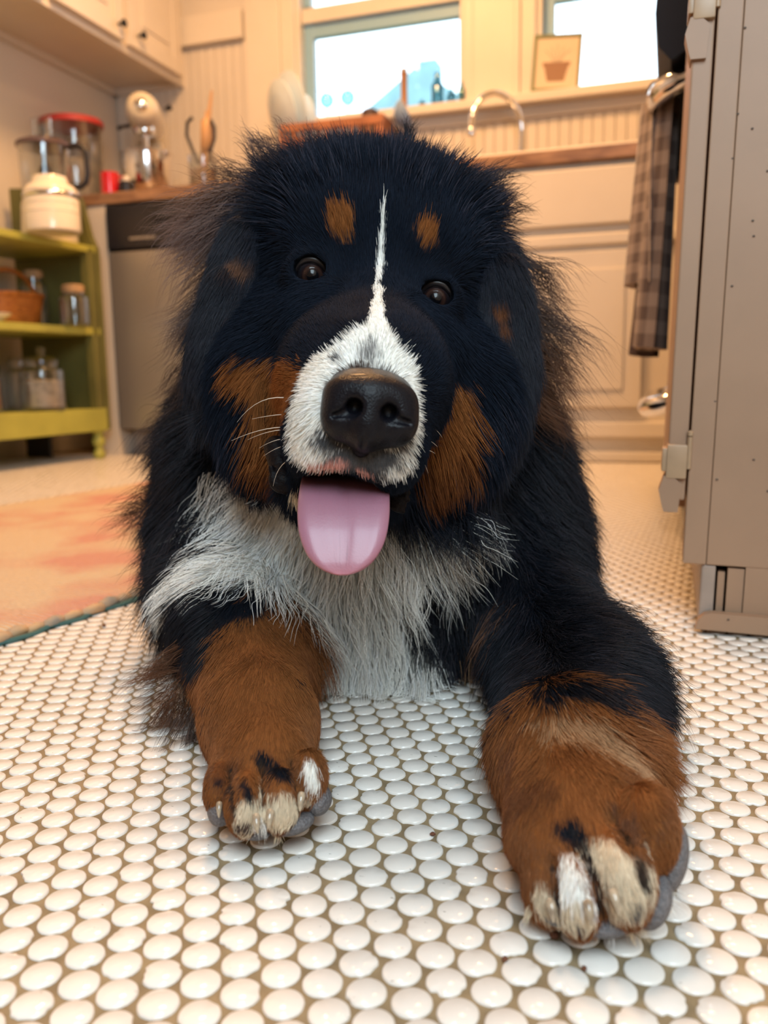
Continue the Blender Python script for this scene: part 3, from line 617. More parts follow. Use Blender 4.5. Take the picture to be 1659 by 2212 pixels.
# utensil crock
ck = empty('utensil_jar', (on_y(440, 375, 2.72)[0], 2.72, 0.8975)); tag(ck, 'glass jar holding wooden utensils left of the dog', 'jar')
MB().lathe([(0.044, 0), (0.048, 0.006), (0.050, 0.115), (0.047, 0.115), (0.045, 0.010), (0, 0.008)], 26).build('body', m_glass, parent=ck, smooth=40)
MB().lathe([(0.042, 0.0105), (0.043, 0.07), (0.0, 0.075)], 20).build('contents', m_lightwood, parent=ck, smooth=40)
for nm, lab, cat, r0, pts, rr, m in (
    ('wooden_spoon', 'long wooden spoon standing tallest in the utensil jar', 'spoon', 0, [(0.01, 0, .08), (0.02, 0, .18), (0.035, 0, .27), (0.045, 0, .32)], [0.006, 0.006, 0.007, 0.004], m_lightwood),
    ('rolling_pin', 'pale wooden rolling pin in the middle of the utensil jar', 'rolling pin', 0, [(0.0, 0.005, .08), (0.004, 0.005, .13), (0.012, 0.005, .14), (0.018, 0.005, .225), (0.022, .005, .235), (0.024, .005, .26)], [0.010, 0.012, 0.021, 0.021, 0.011, 0.008], m_lightwood),
    ('shears_handle', 'black loop handle leaning left out of the utensil jar', 'shears', 0, [(-0.012, -.01, .09), (-0.034, -.01, .14), (-0.052, -.01, .185), (-0.048, -.01, .225), (-0.028, -.01, .24)], [0.006] * 5, m_black),
    ('ladle_handle', 'black curved handle leaning right out of the utensil jar', 'ladle', 0, [(0.030, -.01, .09), (0.036, -.01, .13), (0.052, -.01, .165), (0.054, -.01, .20), (0.042, -.01, .225)], [0.006] * 5, m_black)):
    o = MB().tube(pts, rr, 12).build(nm, m, smooth=True, loc=tuple(ck.location)); tag(o, lab, cat, 'utensils in the jar')
# dish rack with plates
RX, RY = on_y(600, 300, 2.86)[0], 2.86
dr_ = empty('dish_rack', (on_y(720, 290, 2.88)[0], 2.88, 0.8975), math.radians(2)); tag(dr_, 'red brown wooden dish rack on the counter behind the dog', 'dish rack')
for yy in (-0.15, 0.15):
    MB().box((-0.135, yy - 0.008, 0.160), (0.225, yy + 0.008, 0.188), bev=0.004).box((-0.135, yy - 0.008, 0.035), (0.225, yy + 0.008, 0.060), bev=0.004).build('rail', m_rackwood, parent=dr_)
for k in range(12):
    xx = -0.11 + k * 0.028
    for yy in (-0.15, 0.15): MB().tube([(xx, yy, 0.0), (xx, yy, 0.185)], 0.0055, 8).build('slat', m_rackwood, parent=dr_, smooth=True)
MB().box((0.205, -0.155, 0.02), (0.222, 0.155, 0.192), bev=0.003).build('end_board', m_rackwood, parent=dr_); MB().box((-0.135, -0.155, 0.06), (-0.12, 0.155, 0.185), bev=0.003).build('end_board', m_rackwood, parent=dr_)
for k in range(7): MB().box((-0.12, -0.13 + k * 0.043, 0.058), (0.21, -0.115 + k * 0.043, 0.068)).build('base_slat', m_rackwood, parent=dr_)
def plate(px, py, y, r, tilt, lab, yaw=0, m=m_plate):
    q = on_y(px, py, y); b = MB().lathe([(0, 0), (r * 0.55, 0), (r * 0.62, 0.002), (r, 0.014), (r, 0.0165), (r * 0.62, 0.006), (0, 0.004)], 40)
    b.v = [(z, x * 1.0, yy) for x, yy, z in b.v]; o = b.build('plate', m, smooth=50, loc=(q[0], q[1], q[2])); o.rotation_euler = (0, tilt, yaw); tag(o, lab, 'plate', 'plates in the dish rack')
plate(618, 240, 2.87, 0.125, math.radians(-10), 'large pale plate standing leftmost in the dish rack', math.radians(48)); plate(600, 245, 2.84, 0.105, math.radians(-14), 'smaller pale plate standing in front of the leftmost plate', math.radians(48))
plate(650, 262, 2.90, 0.085, math.radians(-8), 'small plate standing behind the large pale plate', math.radians(48))
q = on_y(800, 262, 2.86); cup = empty('cup', (q[0], 2.86, 1.0)); tag(cup, 'dark upturned cup at the right end of the dish rack', 'cup')
b = MB().lathe([(0.036, 0), (0.034, 0.01), (0.028, 0.075), (0.020, 0.082), (0, 0.083)], 24).build('body', mat('dark_stoneware', (0.06, 0.035, 0.035), 0.35), parent=cup, smooth=40); b.location = (0, 0, 0.06)
q = on_y(838, 268, 2.90); o = MB().lathe([(0, 0.0), (0.020, 0.002), (0.045, 0.020), (0.055, 0.042), (0.052, 0.042), (0.042, 0.022), (0, 0.006)], 28); o.v = [(z, x, y) for x, y, z in o.v]
bl = o.build('bowl', m_blue, smooth=50, loc=(q[0] + 0.045, 2.84, q[2] - 0.01)); bl.rotation_euler = (0, math.radians(-25), 0.3); tag(bl, 'blue bowl leaning at the right end of the dish rack', 'bowl')
for k, (px, hh, m) in enumerate(((700, .09, m_plate), (730, .08, m_blue), (752, .085, m_plate), (770, .09, m_plate))):
    q = on_y(px, 280, 2.86); MBo = MB().lathe([(0.010, 0), (0.012, 0.005), (0.012, hh), (0.009, hh + 0.004), (0, hh + 0.005)], 14, sx=0.6).build('knife_handle', m, smooth=40, loc=(q[0], 2.86, 0.967 + 0.004)); tag(MBo, ['white handle standing leftmost in the rack', 'blue handle standing second from left in the rack', 'white handle standing third from left in the rack', 'white handle standing nearest the dark cup in the rack'][k], 'utensil', 'utensils standing in the dish rack')
# tap
tp = empty('tap', (on_y(1128, 320, 3.06)[0], 3.06, 0.9058)); tag(tp, 'tall chrome goose neck tap over the sink', 'tap')
MB().lathe([(0.026, 0), (0.026, 0.01), (0.017, 0.016), (0.015, 0.05), (0.011, 0.055), (0, 0.056)], 20).build('base', m_chrome, parent=tp, smooth=40)
pts = [(0, 0, 0.02), (0, 0, 0.15)]
end = on_y(1018, 255, 3.06 - 0.14); r_ = (tp.location.x - end[0]) / 2
for k in range(15): a = PI * k / 14; pts.append((-r_ + r_ * math.cos(a), -0.07 + 0.07 * math.cos(a), 0.165 + 0.115 * math.sin(a)))
pts.append((-2 * r_, -0.14, 0.150)); MB().tube(pts, 0.0105, 14).build('spout', m_chrome, parent=tp, smooth=True)
MB().lathe([(0.0115, 0), (0.013, 0.004), (0.013, 0.02), (0.0115, 0.024)], 16, c=(-2 * r_, -0.14, 0.135)).build('aerator', m_steel, parent=tp, smooth=40)
q = on_y(1286, 300, 3.10); o = empty('soap_pump', (q[0], 3.10, 0.9055)); tag(o, 'small brass coloured knob on the sink rim', 'knob'); m_brass = mat('brown_metal', (0.35, 0.22, 0.16), 0.3, metal=0.7)
MB().lathe([(0.018, 0), (0.018, 0.006), (0.010, 0.012), (0.009, 0.03), (0.013, 0.036), (0.010, 0.048), (0, 0.05)], 18).build('body', m_brass, parent=o, smooth=40)
o.location.z = 0.9055; q = on_y(1388, 300, 3.08); o2 = empty('metal_knob', (q[0], 3.08, 0.9055)); tag(o2, 'brown metal knob with a flat top beside the towel', 'knob')
MB().lathe([(0.020, 0), (0.020, 0.008), (0.011, 0.016), (0.011, 0.05), (0.022, 0.056), (0.022, 0.066), (0, 0.068)], 18).build('body', m_brass, parent=o2, smooth=40); MB().box((-0.05, -0.005, 0.062), (0.0, 0.005, 0.07), bev=0.002).build('lever', m_brass, parent=o2)
o.scale = (1, 1, 1)
# on the window sill
ZS = 1.2352
def tinted_rim_glass(name, rim, core, k=1.0):
    m = bpy.data.materials.new(name); m.use_nodes = True; N = m.node_tree.nodes; L = m.node_tree.links; N.remove(N['Principled BSDF'])
    t = N.new('ShaderNodeBsdfTransparent'); g = N.new('ShaderNodeBsdfGlossy'); g.inputs['Roughness'].default_value = 0.03
    lw = N.new('ShaderNodeLayerWeight'); lw.inputs['Blend'].default_value = 0.5; r = N.new('ShaderNodeValToRGB'); r.color_ramp.elements[0].position = 0.25; r.color_ramp.elements[1].position = 0.75
    r.color_ramp.elements[0].color = (*core, 1); r.color_ramp.elements[1].color = (*rim, 1); L.new(lw.outputs['Facing'], r.inputs['Fac']); L.new(r.outputs[0], t.inputs[0])
    mx = N.new('ShaderNodeMixShader'); mx.inputs[0].default_value = 0.10; L.new(t.outputs[0], mx.inputs[1]); L.new(g.outputs[0], mx.inputs[2]); L.new(mx.outputs[0], N['Material Output'].inputs['Surface']); return m
m_ball = tinted_rim_glass('thick_blue_green_glass', (0.015, 0.11, 0.14), (0.45, 0.90, 0.95)); m_bottle = tinted_rim_glass('bottle_glass', (0.08, 0.26, 0.30), (0.42, 0.72, 0.76))
for px, lab in ((706, 'left one of two clear glass balls on the window sill'), (751, 'right one of two clear glass balls on the window sill')):
    q = on_y(px, 210, 3.225); e = empty('glass_ball', (q[0], 3.225, ZS)); tag(e, lab, 'glass ball', 'glass balls on the sill')
    MB().lathe([(0.014, 0), (0.016, 0.004), (0.008, 0.012), (0.007, 0.038), (0.010, 0.045)], 16).build('stem', m_glass, parent=e, smooth=50)
    p_ = [(0.0275 * math.sin(PI * k / 14), 0.070 - 0.0275 * math.cos(PI * k / 14)) for k in range(15)]; p_[0] = (0, p_[0][1]); p_[-1] = (0, p_[-1][1])
    MB().lathe(p_, 26).build('ball', m_ball, parent=e, smooth=True)
q = on_y(873, 200, 3.215); e = empty('wooden_candlestick', (q[0], 3.215, ZS)); tag(e, 'tall plain wooden candlestick in the middle of the left window sill', 'candlestick')
MB().lathe([(0.016, 0), (0.016, 0.003), (0.0125, 0.006), (0.0125, 0.118), (0.014, 0.122), (0.014, 0.128), (0, 0.129)], 18).build('post', m_wood, parent=e, smooth=40); MB().lathe([(0.0135, 0.129), (0.0135, 0.142), (0, 0.144)], 18).build('candle_end', m_steel, parent=e, smooth=40)
for px, r, h_, lab in ((945, 0.022, 0.115, 'tallest clear glass bottle on the left window sill'), (912, 0.012, 0.03, 'smallest clear glass beside the wooden candlestick'), (975, 0.016, 0.055, 'low clear glass right of the tall bottle'), (997, 0.012, 0.075, 'slim clear glass at the right end of the left window sill')):
    q = on_y(px, 215, 3.22); e = empty('glass_bottle', (q[0], 3.22, ZS)); tag(e, lab, 'bottle', 'glass bottles on the sill')
    MB().lathe([(r * 0.9, 0), (r, 0.004), (r, h_ * 0.62), (r * 0.45, h_ * 0.78), (r * 0.40, h_), (r * 0.33, h_), (r * 0.36, h_ * 0.78), (r * 0.9, h_ * 0.6), (r * 0.9, 0.006), (0, 0.005)], 22).build('body', m_bottle, parent=e, smooth=40)
# framed plant picture
pf = empty('picture_frame', (on_y(1198, 208, 3.205)[0], 3.205, ZS)); tag(pf, 'small olive green frame with a flower pot picture on the right sill', 'picture frame')
pf.rotation_euler = (math.radians(-7), math.radians(3), math.radians(4)); w_, h_ = 0.083, 0.195
fr = MB(); fr.box((-w_ + 0.0006, -0.0053, 0.0006), (w_ - 0.0006, 0.0053, 0.012), bev=0.002).box((-w_ + 0.0006, -0.0053, h_ - 0.012), (w_ - 0.0006, 0.0053, h_ - 0.0006), bev=0.002).box((-w_, -0.006, 0), (-w_ + 0.011, 0.006, h_), bev=0.002).box((w_ - 0.011, -0.006, 0), (w_, 0.006, h_), bev=0.002); fr.build('frame', m_frame_green, parent=pf)
MB().box((-w_ + 0.01, -0.001, 0.010), (w_ - 0.01, 0.003, h_ - 0.01)).build('picture', mat('cream_print_paper', (0.74, 0.62, 0.47), 0.7), parent=pf)
m_pot = mat('printed_terracotta', (0.34, 0.20, 0.13), 0.8); m_twig = mat('printed_twig', (0.42, 0.36, 0.30), 0.8)
pp = [(-0.030, 0.035), (0.028, 0.035), (0.040, 0.085), (0.046, 0.088), (0.046, 0.100), (-0.048, 0.100), (-0.048, 0.088), (-0.042, 0.085)]
n = len(pp); MB().add([(x, -0.0016, z) for x, z in pp] + [(x, -0.0010, z) for x, z in pp], [tuple(range(n)), tuple(reversed(range(n, 2 * n)))] + [(i, n + i, n + (i + 1) % n, (i + 1) % n) for i in range(n)]).build('printed_pot', m_pot, parent=pf)
tb_ = MB()
for a in (-0.03, -0.015, 0.0, 0.016, 0.032): tb_.tube([(a * 0.3, -0.0014, 0.10), (a * 0.8, -0.0014, 0.125), (a * 1.4, -0.0014, 0.15 + 0.01 * math.cos(a * 90))], 0.0012, 5)
tb_.build('printed_plant', m_twig, parent=pf)
# lower shelves of the cart
def basket(pos, rx, ry, h_, lab):
    e = empty('wicker_basket', pos); tag(e, lab, 'basket')
    b = MB(); prof = []
    for k in range(13): z = h_ * k / 12; prof.append((1.0 * (0.80 + 0.20 * (k / 12) ** 0.7) + 0.018 * math.sin(k * 2.6), z))
    vs = prof + [(prof[-1][0] * 0.95, h_), (0.78, 0.012), (0.0, 0.010)]; b.lathe([(r, z) for r, z in vs], 40, sx=rx, sy=ry); b.build('body', m_basket, parent=e, smooth=60)
    b = MB(); b.lathe([(0.98, h_ - 0.006), (1.05, h_), (1.05, h_ + 0.010), (0.97, h_ + 0.012)], 40, sx=rx, sy=ry); b.build('rim', m_basket, parent=e, smooth=60)
    pts = [(0, ry * math.cos(a), h_ + 0.085 * math.sin(a)) for a in np.linspace(0, PI, 15)]; MB().tube(pts, 0.0075, 10).build('handle', m_basket, parent=e, smooth=True); return e
bk = basket((on_y(52, 660, 2.31)[0] - 0.01, 2.26, ZM), 0.085, 0.115, 0.088, 'amber wicker basket with arched handle on the middle green shelf')
q = on_y(78, 590, 2.40)[0]; lid_jar('tall_jar', 'glass jar with yellowish lid standing behind the wicker basket', 'jar', (q - 0.03, 2.42, ZM), 0.042, 0.165, None, 0, m_cork, 0.7)
lid_jar('cork_jar', 'square shouldered glass jar with cork lid right on the middle green shelf', 'jar', (on_y(158, 650, 2.36)[0] - 0.005, 2.37, ZM), 0.046, 0.105, None, 0, m_cork, 0.72)
q = on_y(-2, 685, 2.14)[0]; o = MB().lathe([(0.018, 0), (0.024, 0.004), (0.050, 0.022), (0.052, 0.026), (0.045, 0.024), (0, 0.008)], 28).build('dish', m_white_ceramic, smooth=50, loc=(q + 0.015, 2.10, ZM)); tag(o, 'shallow white dish at the front of the middle green shelf', 'dish')
q = on_y(102, 820, 2.30)[0]; j = lid_jar('cookie_jar', 'large glass jar of pale flakes on the bottom green shelf', 'jar', (q - 0.002, 2.28, ZB), 0.068, 0.150, m_flour, 0.62, None, 0.75, knob=True)
q = on_y(42, 820, 2.36)[0]; lid_jar('clear_jar', 'empty glass jar behind the flake jar on the bottom green shelf', 'jar', (q - 0.02, 2.395, ZB), 0.052, 0.150, None, 0, None, 0.8)
q = on_y(-14, 830, 2.16)[0]; lid_jar('orange_jar', 'jar with orange filling at the left photo edge on the bottom green shelf', 'jar', (q + 0.005, 2.13, ZB), 0.040, 0.120, m_orange, 0.85, m_black, 0.9)
# thin cleat marks under the wall cabinet
# ================================================================ DOG
V3 = lambda p: np.asarray(p, np.float32)
AXR, AXD, AXF = SURV[:, 0], SURV[:, 1], SURV[:, 2]      # right, down, forward of the survey frame, as world vectors
def rot_axes(roll=0.0, pitch=0.0, yaw=0.0):
    """orthonormal right/down/forward axes turned by roll (clockwise), then pitch (front dips), then yaw; degrees"""
    r, p, y = (math.radians(a) for a in (roll, pitch, yaw))
    R1 = np.array([[math.cos(r), -math.sin(r), 0], [math.sin(r), math.cos(r), 0], [0, 0, 1]])
    R2 = np.array([[1, 0, 0], [0, math.cos(p), -math.sin(p)], [0, math.sin(p), math.cos(p)]])
    R3 = np.array([[math.cos(y), 0, math.sin(y)], [0, 1, 0], [-math.sin(y), 0, math.cos(y)]])
    return SURV @ (R1 @ R2 @ R3)
class SDF:
    def __init__(s): s.pr = []
    def ell(s, c, r, k=0.02, roll=0, pitch=0, yaw=0, sub=False):
        c = P(*c); A = rot_axes(roll, pitch, yaw); r = np.array(r, float); s.pr.append(('e', c, r, A, k, sub, float(max(r)))); return s
    def well(s, c, r, k=0.02, sub=False, A=None):
        r = np.array(r, float); s.pr.append(('e', np.array(c, float), r, np.eye(3) if A is None else A, k, sub, float(max(r)))); return s
    def cone(s, a, b, ra, rb, k=0.02, sub=False):
        a = P(*a); b = P(*b); s.pr.append(('c', a, b, ra, rb, k, sub, None)); return s
    @staticmethod
    def one(p, X):
        if p[0] == 'e':
            q = (X - p[1]) @ p[3]; k0 = np.linalg.norm(q / p[2], axis=-1); k1 = np.linalg.norm(q / (p[2] ** 2), axis=-1)
            return np.where(k0 < 1e-6, -p[2].min(), k0 * (k0 - 1) / np.maximum(k1, 1e-9))
        a, b, ra, rb = p[1:5]; ab = b - a; t = np.clip(((X - a) @ ab) / (ab @ ab), 0, 1)
        return np.linalg.norm(X - (a + t[..., None] * ab), axis=-1) - (ra + (rb - ra) * t)
    @staticmethod
    def comb(f, g, k, sub):
        if sub:
            h = np.clip(0.5 - 0.5 * (g + f) / k, 0, 1); return f * (1 - h) + (-g) * h + k * h * (1 - h)
        h = np.clip(0.5 + 0.5 * (g - f) / k, 0, 1); return g * (1 - h) + f * h - k * h * (1 - h)
    def __call__(s, X):
        f = np.full(X.shape[:-1], 0.5)
        for p in s.pr:
            k, sub = (p[4], p[5]) if p[0] == 'e' else (p[5], p[6]); f = s.comb(f, s.one(p, X), k, sub)
        return f
    def bounds(s, p, m=0.03):
        if p[0] == 'e': R = p[6] + m; return p[1] - R, p[1] + R
        R = max(p[3], p[4]) + m; return np.minimum(p[1], p[2]) - R, np.maximum(p[1], p[2]) + R
    def grid(s, h, floor=None):
        bs = [s.bounds(p) for p in s.pr if not (p[5] if p[0] == 'e' else p[6])]
        lo = np.min([b[0] for b in bs], 0) - h; hi = np.max([b[1] for b in bs], 0) + h
        if floor is not None: lo[2] = max(lo[2], floor - 3 * h)
        n = np.ceil((hi - lo) / h).astype(int) + 1; F = np.full(n, 0.05, np.float32)
        ax = [lo[i] + h * np.arange(n[i]) for i in range(3)]
        for p in s.pr:
            b0, b1 = s.bounds(p); i0 = np.maximum(np.floor((b0 - lo) / h).astype(int), 0); i1 = np.minimum(np.ceil((b1 - lo) / h).astype(int) + 1, n)
            if np.any(i1 <= i0): continue
            sl = tuple(slice(i0[k], i1[k]) for k in range(3))
            X = np.stack(np.meshgrid(ax[0][sl[0]], ax[1][sl[1]], ax[2][sl[2]], indexing='ij'), -1)
            k, sub = (p[4], p[5]) if p[0] == 'e' else (p[5], p[6]); F[sl] = s.comb(F[sl], s.one(p, X), k, sub)
        if floor is not None:
            Z = ax[2][None, None, :]; F = np.maximum(F, (floor - Z).astype(np.float32))
        return lo, h, F
def surface_nets(lo, h, F):
    n = np.array(F.shape); ins = F < 0
    c = np.zeros(tuple(n - 1), np.int16)
    for dx in (0, 1):
        for dy in (0, 1):
            for dz in (0, 1): c += ins[dx:n[0] - 1 + dx, dy:n[1] - 1 + dy, dz:n[2] - 1 + dz]
    act = (c > 0) & (c < 8); idx = np.full(act.shape, -1, np.int64); ii = np.argwhere(act); idx[act] = np.arange(len(ii))
    acc = np.zeros((len(ii), 3)); cnt = np.zeros(len(ii)); C = [(0, 0, 0), (1, 0, 0), (0, 1, 0), (1, 1, 0), (0, 0, 1), (1, 0, 1), (0, 1, 1), (1, 1, 1)]
    val = [F[ii[:, 0] + a, ii[:, 1] + b, ii[:, 2] + d] for a, b, d in C]
    for i in range(8):
        for j in range(i + 1, 8):
            if sum(abs(C[i][k] - C[j][k]) for k in range(3)) != 1: continue
            a, b = val[i], val[j]; m = (a < 0) != (b < 0); t = np.where(m, a / np.where(m, a - b, 1), 0)
            acc += np.where(m[:, None], np.array(C[i]) + t[:, None] * (np.array(C[j]) - np.array(C[i])), 0); cnt += m
    V = lo + h * (ii + acc / cnt[:, None]); quads = []
    for axis in range(3):
        o = [0, 1, 2]; o.remove(axis); u, w = o
        a = F[tuple(slice(0, n[k] - 1) if k == axis else slice(1, n[k] - 1) for k in range(3))]
        b = F[tuple(slice(1, n[k]) if k == axis else slice(1, n[k] - 1) for k in range(3))]
        e = np.argwhere((a < 0) != (b < 0)); sgn = a[tuple(e.T)] < 0
        base = e.copy(); base[:, u] += 1; base[:, w] += 1
        def cell(du, dw): q = base.copy(); q[:, u] -= du; q[:, w] -= dw; return idx[tuple(q.T)]
        q = np.stack([cell(0, 0), cell(1, 0), cell(1, 1), cell(0, 1)], 1)
        if axis == 1: sgn = ~sgn
        q[~sgn] = q[~sgn][:, ::-1]; quads.append(q)
    Q = np.concatenate(quads); return V, Q[(Q >= 0).all(1)][:, ::-1]
def np_mesh(name, V, Q, m, parent=None, smooth=True):
    me = bpy.data.meshes.new(name); me.vertices.add(len(V)); me.vertices.foreach_set('co', np.asarray(V, np.float32).ravel())
    k = Q.shape[1]; me.loops.add(len(Q) * k); me.loops.foreach_set('vertex_index', np.asarray(Q, np.int32).ravel())
    me.polygons.add(len(Q)); me.polygons.foreach_set('loop_start', np.arange(0, len(Q) * k, k, dtype=np.int32)); me.polygons.foreach_set('loop_total', np.full(len(Q), k, np.int32))
    me.update(calc_edges=True); me.validate(); me.materials.append(m)
    if smooth: me.shade_smooth()
    o = bpy.data.objects.new(name, me); COL.objects.link(o)
    if parent is not None: o.parent = parent
    return o

# ---- the body as one blended volume --------------------------------------------------
HR = 10.0                                   # tilt of the head, degrees clockwise as seen from the front
B = SDF()
# trunk and haunches, lying behind
B.cone((815, 1010, 0.93), (800, 960, 1.28), 0.135, 0.125, 0.05)
B.ell((800, 950, 1.38), (0.155, 0.115, 0.15), 0.05)
B.ell((640, 985, 1.34), (0.085, 0.085, 0.13), 0.04); B.ell((960, 985, 1.34), (0.085, 0.085, 0.13), 0.04)
# chest, ruff, neck
B.ell((830, 1165, 0.835), (0.150, 0.118, 0.120), 0.05)
B.cone((800, 660, 0.80), (820, 1000, 0.86), 0.105, 0.135, 0.05)
B.ell((505, 985, 0.85), (0.052, 0.100, 0.10), 0.05, roll=8); B.ell((1080, 1060, 0.86), (0.058, 0.118, 0.10), 0.05, roll=-6)
B.ell((780, 1110, 0.735), (0.085, 0.070, 0.055), 0.04)
# shoulders, upper arms
B.cone((1060, 1130, 0.87), (1195, 1400, 0.665), 0.056, 0.040, 0.05); B.ell((1288, 1500, 0.600), (0.026, 0.034, 0.030), 0.03)
B.ell((800, 1385, 0.780), (0.105, 0.070, 0.060), 0.04)
B.cone((505, 1150, 0.85), (510, 1330, 0.70), 0.060, 0.048, 0.04)
# forearms: right of the picture, then left
B.cone((1245, 1455, 0.635), (1232, 1640, 0.505), 0.047, 0.040, 0.03)
B.cone((1235, 1640, 0.505), (1250, 1780, 0.435), 0.040, 0.034, 0.025)
B.ell((1262, 1820, 0.418), (0.036, 0.022, 0.034), 0.014)
B.cone((530, 1395, 0.675), (562, 1560, 0.565), 0.044, 0.0335, 0.03)
B.cone((562, 1560, 0.565), (570, 1660, 0.51), 0.0335, 0.030, 0.02)
B.ell((572, 1685, 0.497), (0.030, 0.020, 0.028), 0.010)
# toes
for c, r in (((1178, 1905, 0.404), (0.0105, 0.0175, 0.018)), ((1245, 1915, 0.394), (0.0125, 0.0205, 0.021)), ((1342, 1885, 0.390), (0.0145, 0.0215, 0.022)), ((1398, 1790, 0.402), (0.0130, 0.0205, 0.021))):
    B.ell(c, r, 0.004)
for c, r in (((475, 1702, 0.483), (0.0085, 0.015, 0.016)), ((531, 1735, 0.470), (0.0110, 0.0175, 0.018)), ((606, 1728, 0.470), (0.0115, 0.0175, 0.018)), ((666, 1682, 0.484), (0.0100, 0.0165, 0.017))):
    B.ell(c, r, 0.003)
# head
B.ell((803, 566, 0.705), (0.098, 0.086, 0.095), 0.03, roll=HR)
B.ell((795, 690, 0.690), (0.088, 0.080, 0.080), 0.03, roll=HR)
B.ell((742, 505, 0.640), (0.030, 0.026, 0.030), 0.025, roll=HR); B.ell((912, 535, 0.640), (0.030, 0.026, 0.030), 0.025, roll=HR)
B.ell((590, 815, 0.665), (0.046, 0.060, 0.055), 0.03, roll=HR); B.ell((985, 880, 0.665), (0.046, 0.062, 0.055), 0.03, roll=HR)
B.ell((600, 920, 0.655), (0.038, 0.050, 0.045), 0.02, roll=HR)
B.ell((935, 975, 0.650), (0.040, 0.045, 0.045), 0.02, roll=HR)
B.cone((810, 722, 0.602), (800, 805, 0.520), 0.038, 0.034, 0.030)          # bridge
B.ell((790, 850, 0.530), (0.036, 0.036, 0.045), 0.02, roll=HR)
B.ell((706, 905, 0.520), (0.0245, 0.040, 0.048), 0.012, roll=14); B.ell((852, 930, 0.520), (0.0205, 0.036, 0.046), 0.012, roll=4)   # upper lips
B.ell((690, 800, 0.570), (0.025, 0.034, 0.050), 0.03, roll=20); B.ell((885, 830, 0.570), (0.022, 0.034, 0.050), 0.03, roll=0)
B.ell((780, 972, 0.489), (0.016, 0.017, 0.012), 0.008, roll=6); B.ell((832, 985, 0.502), (0.020, 0.0195, 0.020), 0.010, roll=4); B.ell((716, 972, 0.502), (0.022, 0.0150, 0.020), 0.010, roll=10)
B.ell((742, 1055, 0.580), (0.037, 0.026, 0.060), 0.012, roll=6, pitch=-8)     # lower jaw
B.ell((690, 705, 0.625), (0.032, 0.026, 0.036), 0.022, roll=HR); B.ell((905, 745, 0.625), (0.032, 0.026, 0.036), 0.022, roll=HR)
# eye sockets and lids
EYES = [((673, 592), 0.6125), ((941, 643), 0.6100)]
EYE_C = [P(*e, d + 0.0075) for e, d in EYES]
for c, (e, d) in zip(EYE_C, EYES):
    A = rot_axes(HR)
    B.well(c + AXF * -0.0045, (0.0185, 0.0150, 0.013), 0.012, A=A)
    B.well(c + AXF * -0.010, (0.0122, 0.0098, 0.018), 0.003, sub=True, A=A)
B.ell((745, 1052, 0.530), (0.026, 0.0095, 0.055), 0.006, sub=True, roll=6)   # mouth
B.ell((577, 905, 0.612), (0.006, 0.028, 0.010), 0.012, sub=True, roll=4)     # crease of the cheek
GROOVES = [([(498, 1665), (501, 1705), (503, 1752)], 0.0024), ([(566, 1650), (568, 1700), (568, 1745), (569, 1790)], 0.0028), ([(630, 1645), (638, 1690), (646, 1742)], 0.0024),
           ([(1322, 1765), (1352, 1810), (1378, 1865), (1392, 1915)], 0.0032), ([(1242, 1800), (1265, 1850), (1286, 1910), (1298, 1965)], 0.0032), ([(1194, 1860), (1200, 1905), (1206, 1950)], 0.0026)]
cuts = []
for line, r in GROOVES:                       # furrows between the toes, cut along the skin
    q = []
    for px, py in line:
        dd = np.linspace(0.34, 0.60, 261); v = B(np.array([P(px, py, d) for d in dd])); k = int(np.argmax(v < 0)); q.append((px, py, dd[k] + 0.0008))
    cuts += [(a, b, r) for a, b in zip(q[:-1], q[1:])]
for a, b, r in cuts: B.cone(a, b, r, r, 0.004, sub=True)
lo, h, F = B.grid(0.0033, floor=0.003)
BV, BQ = surface_nets(lo, h, F)
def grid_sample(X, lo=lo, h=h, F=F):
    q = (X - lo) / h; i = np.clip(np.floor(q).astype(int), 0, np.array(F.shape) - 2); t = np.clip(q - i, 0, 1); r = 0
    for a in (0, 1):
        for b in (0, 1):
            for c in (0, 1):
                w = np.where(a, t[..., 0], 1 - t[..., 0]) * np.where(b, t[..., 1], 1 - t[..., 1]) * np.where(c, t[..., 2], 1 - t[..., 2])
                r = r + w * F[i[..., 0] + a, i[..., 1] + b, i[..., 2] + c]
    return r
def onto_body(px, py, d0=0.36):
    """first point of the coat surface met along a survey line"""
    d = d0
    while d < 1.6:
        v = float(grid_sample(P(px, py, d)[None])[0])
        if v < 0.0008: return P(px, py, d), d
        d += max(0.0015, 0.7 * v)
    return None, None

# ---- noise ---------------------------------------------------------------------------
def hash3(i, s):
    x = (i[..., 0] * 73856093) ^ (i[..., 1] * 19349663) ^ (i[..., 2] * 83492791) ^ (s * 2654435761)
    x = (x ^ (x >> 13)) * 1274126177; x = x & 0xffffffff; x = x ^ (x >> 16); return (x & 0xffffff) / float(0xffffff)
def vnoise(X, f, s=0):
    q = np.asarray(X, float) * f; i = np.floor(q).astype(np.int64); t = q - i; t = t * t * (3 - 2 * t); r = 0
    for a in (0, 1):
        for b in (0, 1):
            for c in (0, 1):
                w = (t[..., 0] if a else 1 - t[..., 0]) * (t[..., 1] if b else 1 - t[..., 1]) * (t[..., 2] if c else 1 - t[..., 2])
                r = r + w * hash3(i + np.array([a, b, c]), s)
    return r * 2 - 1

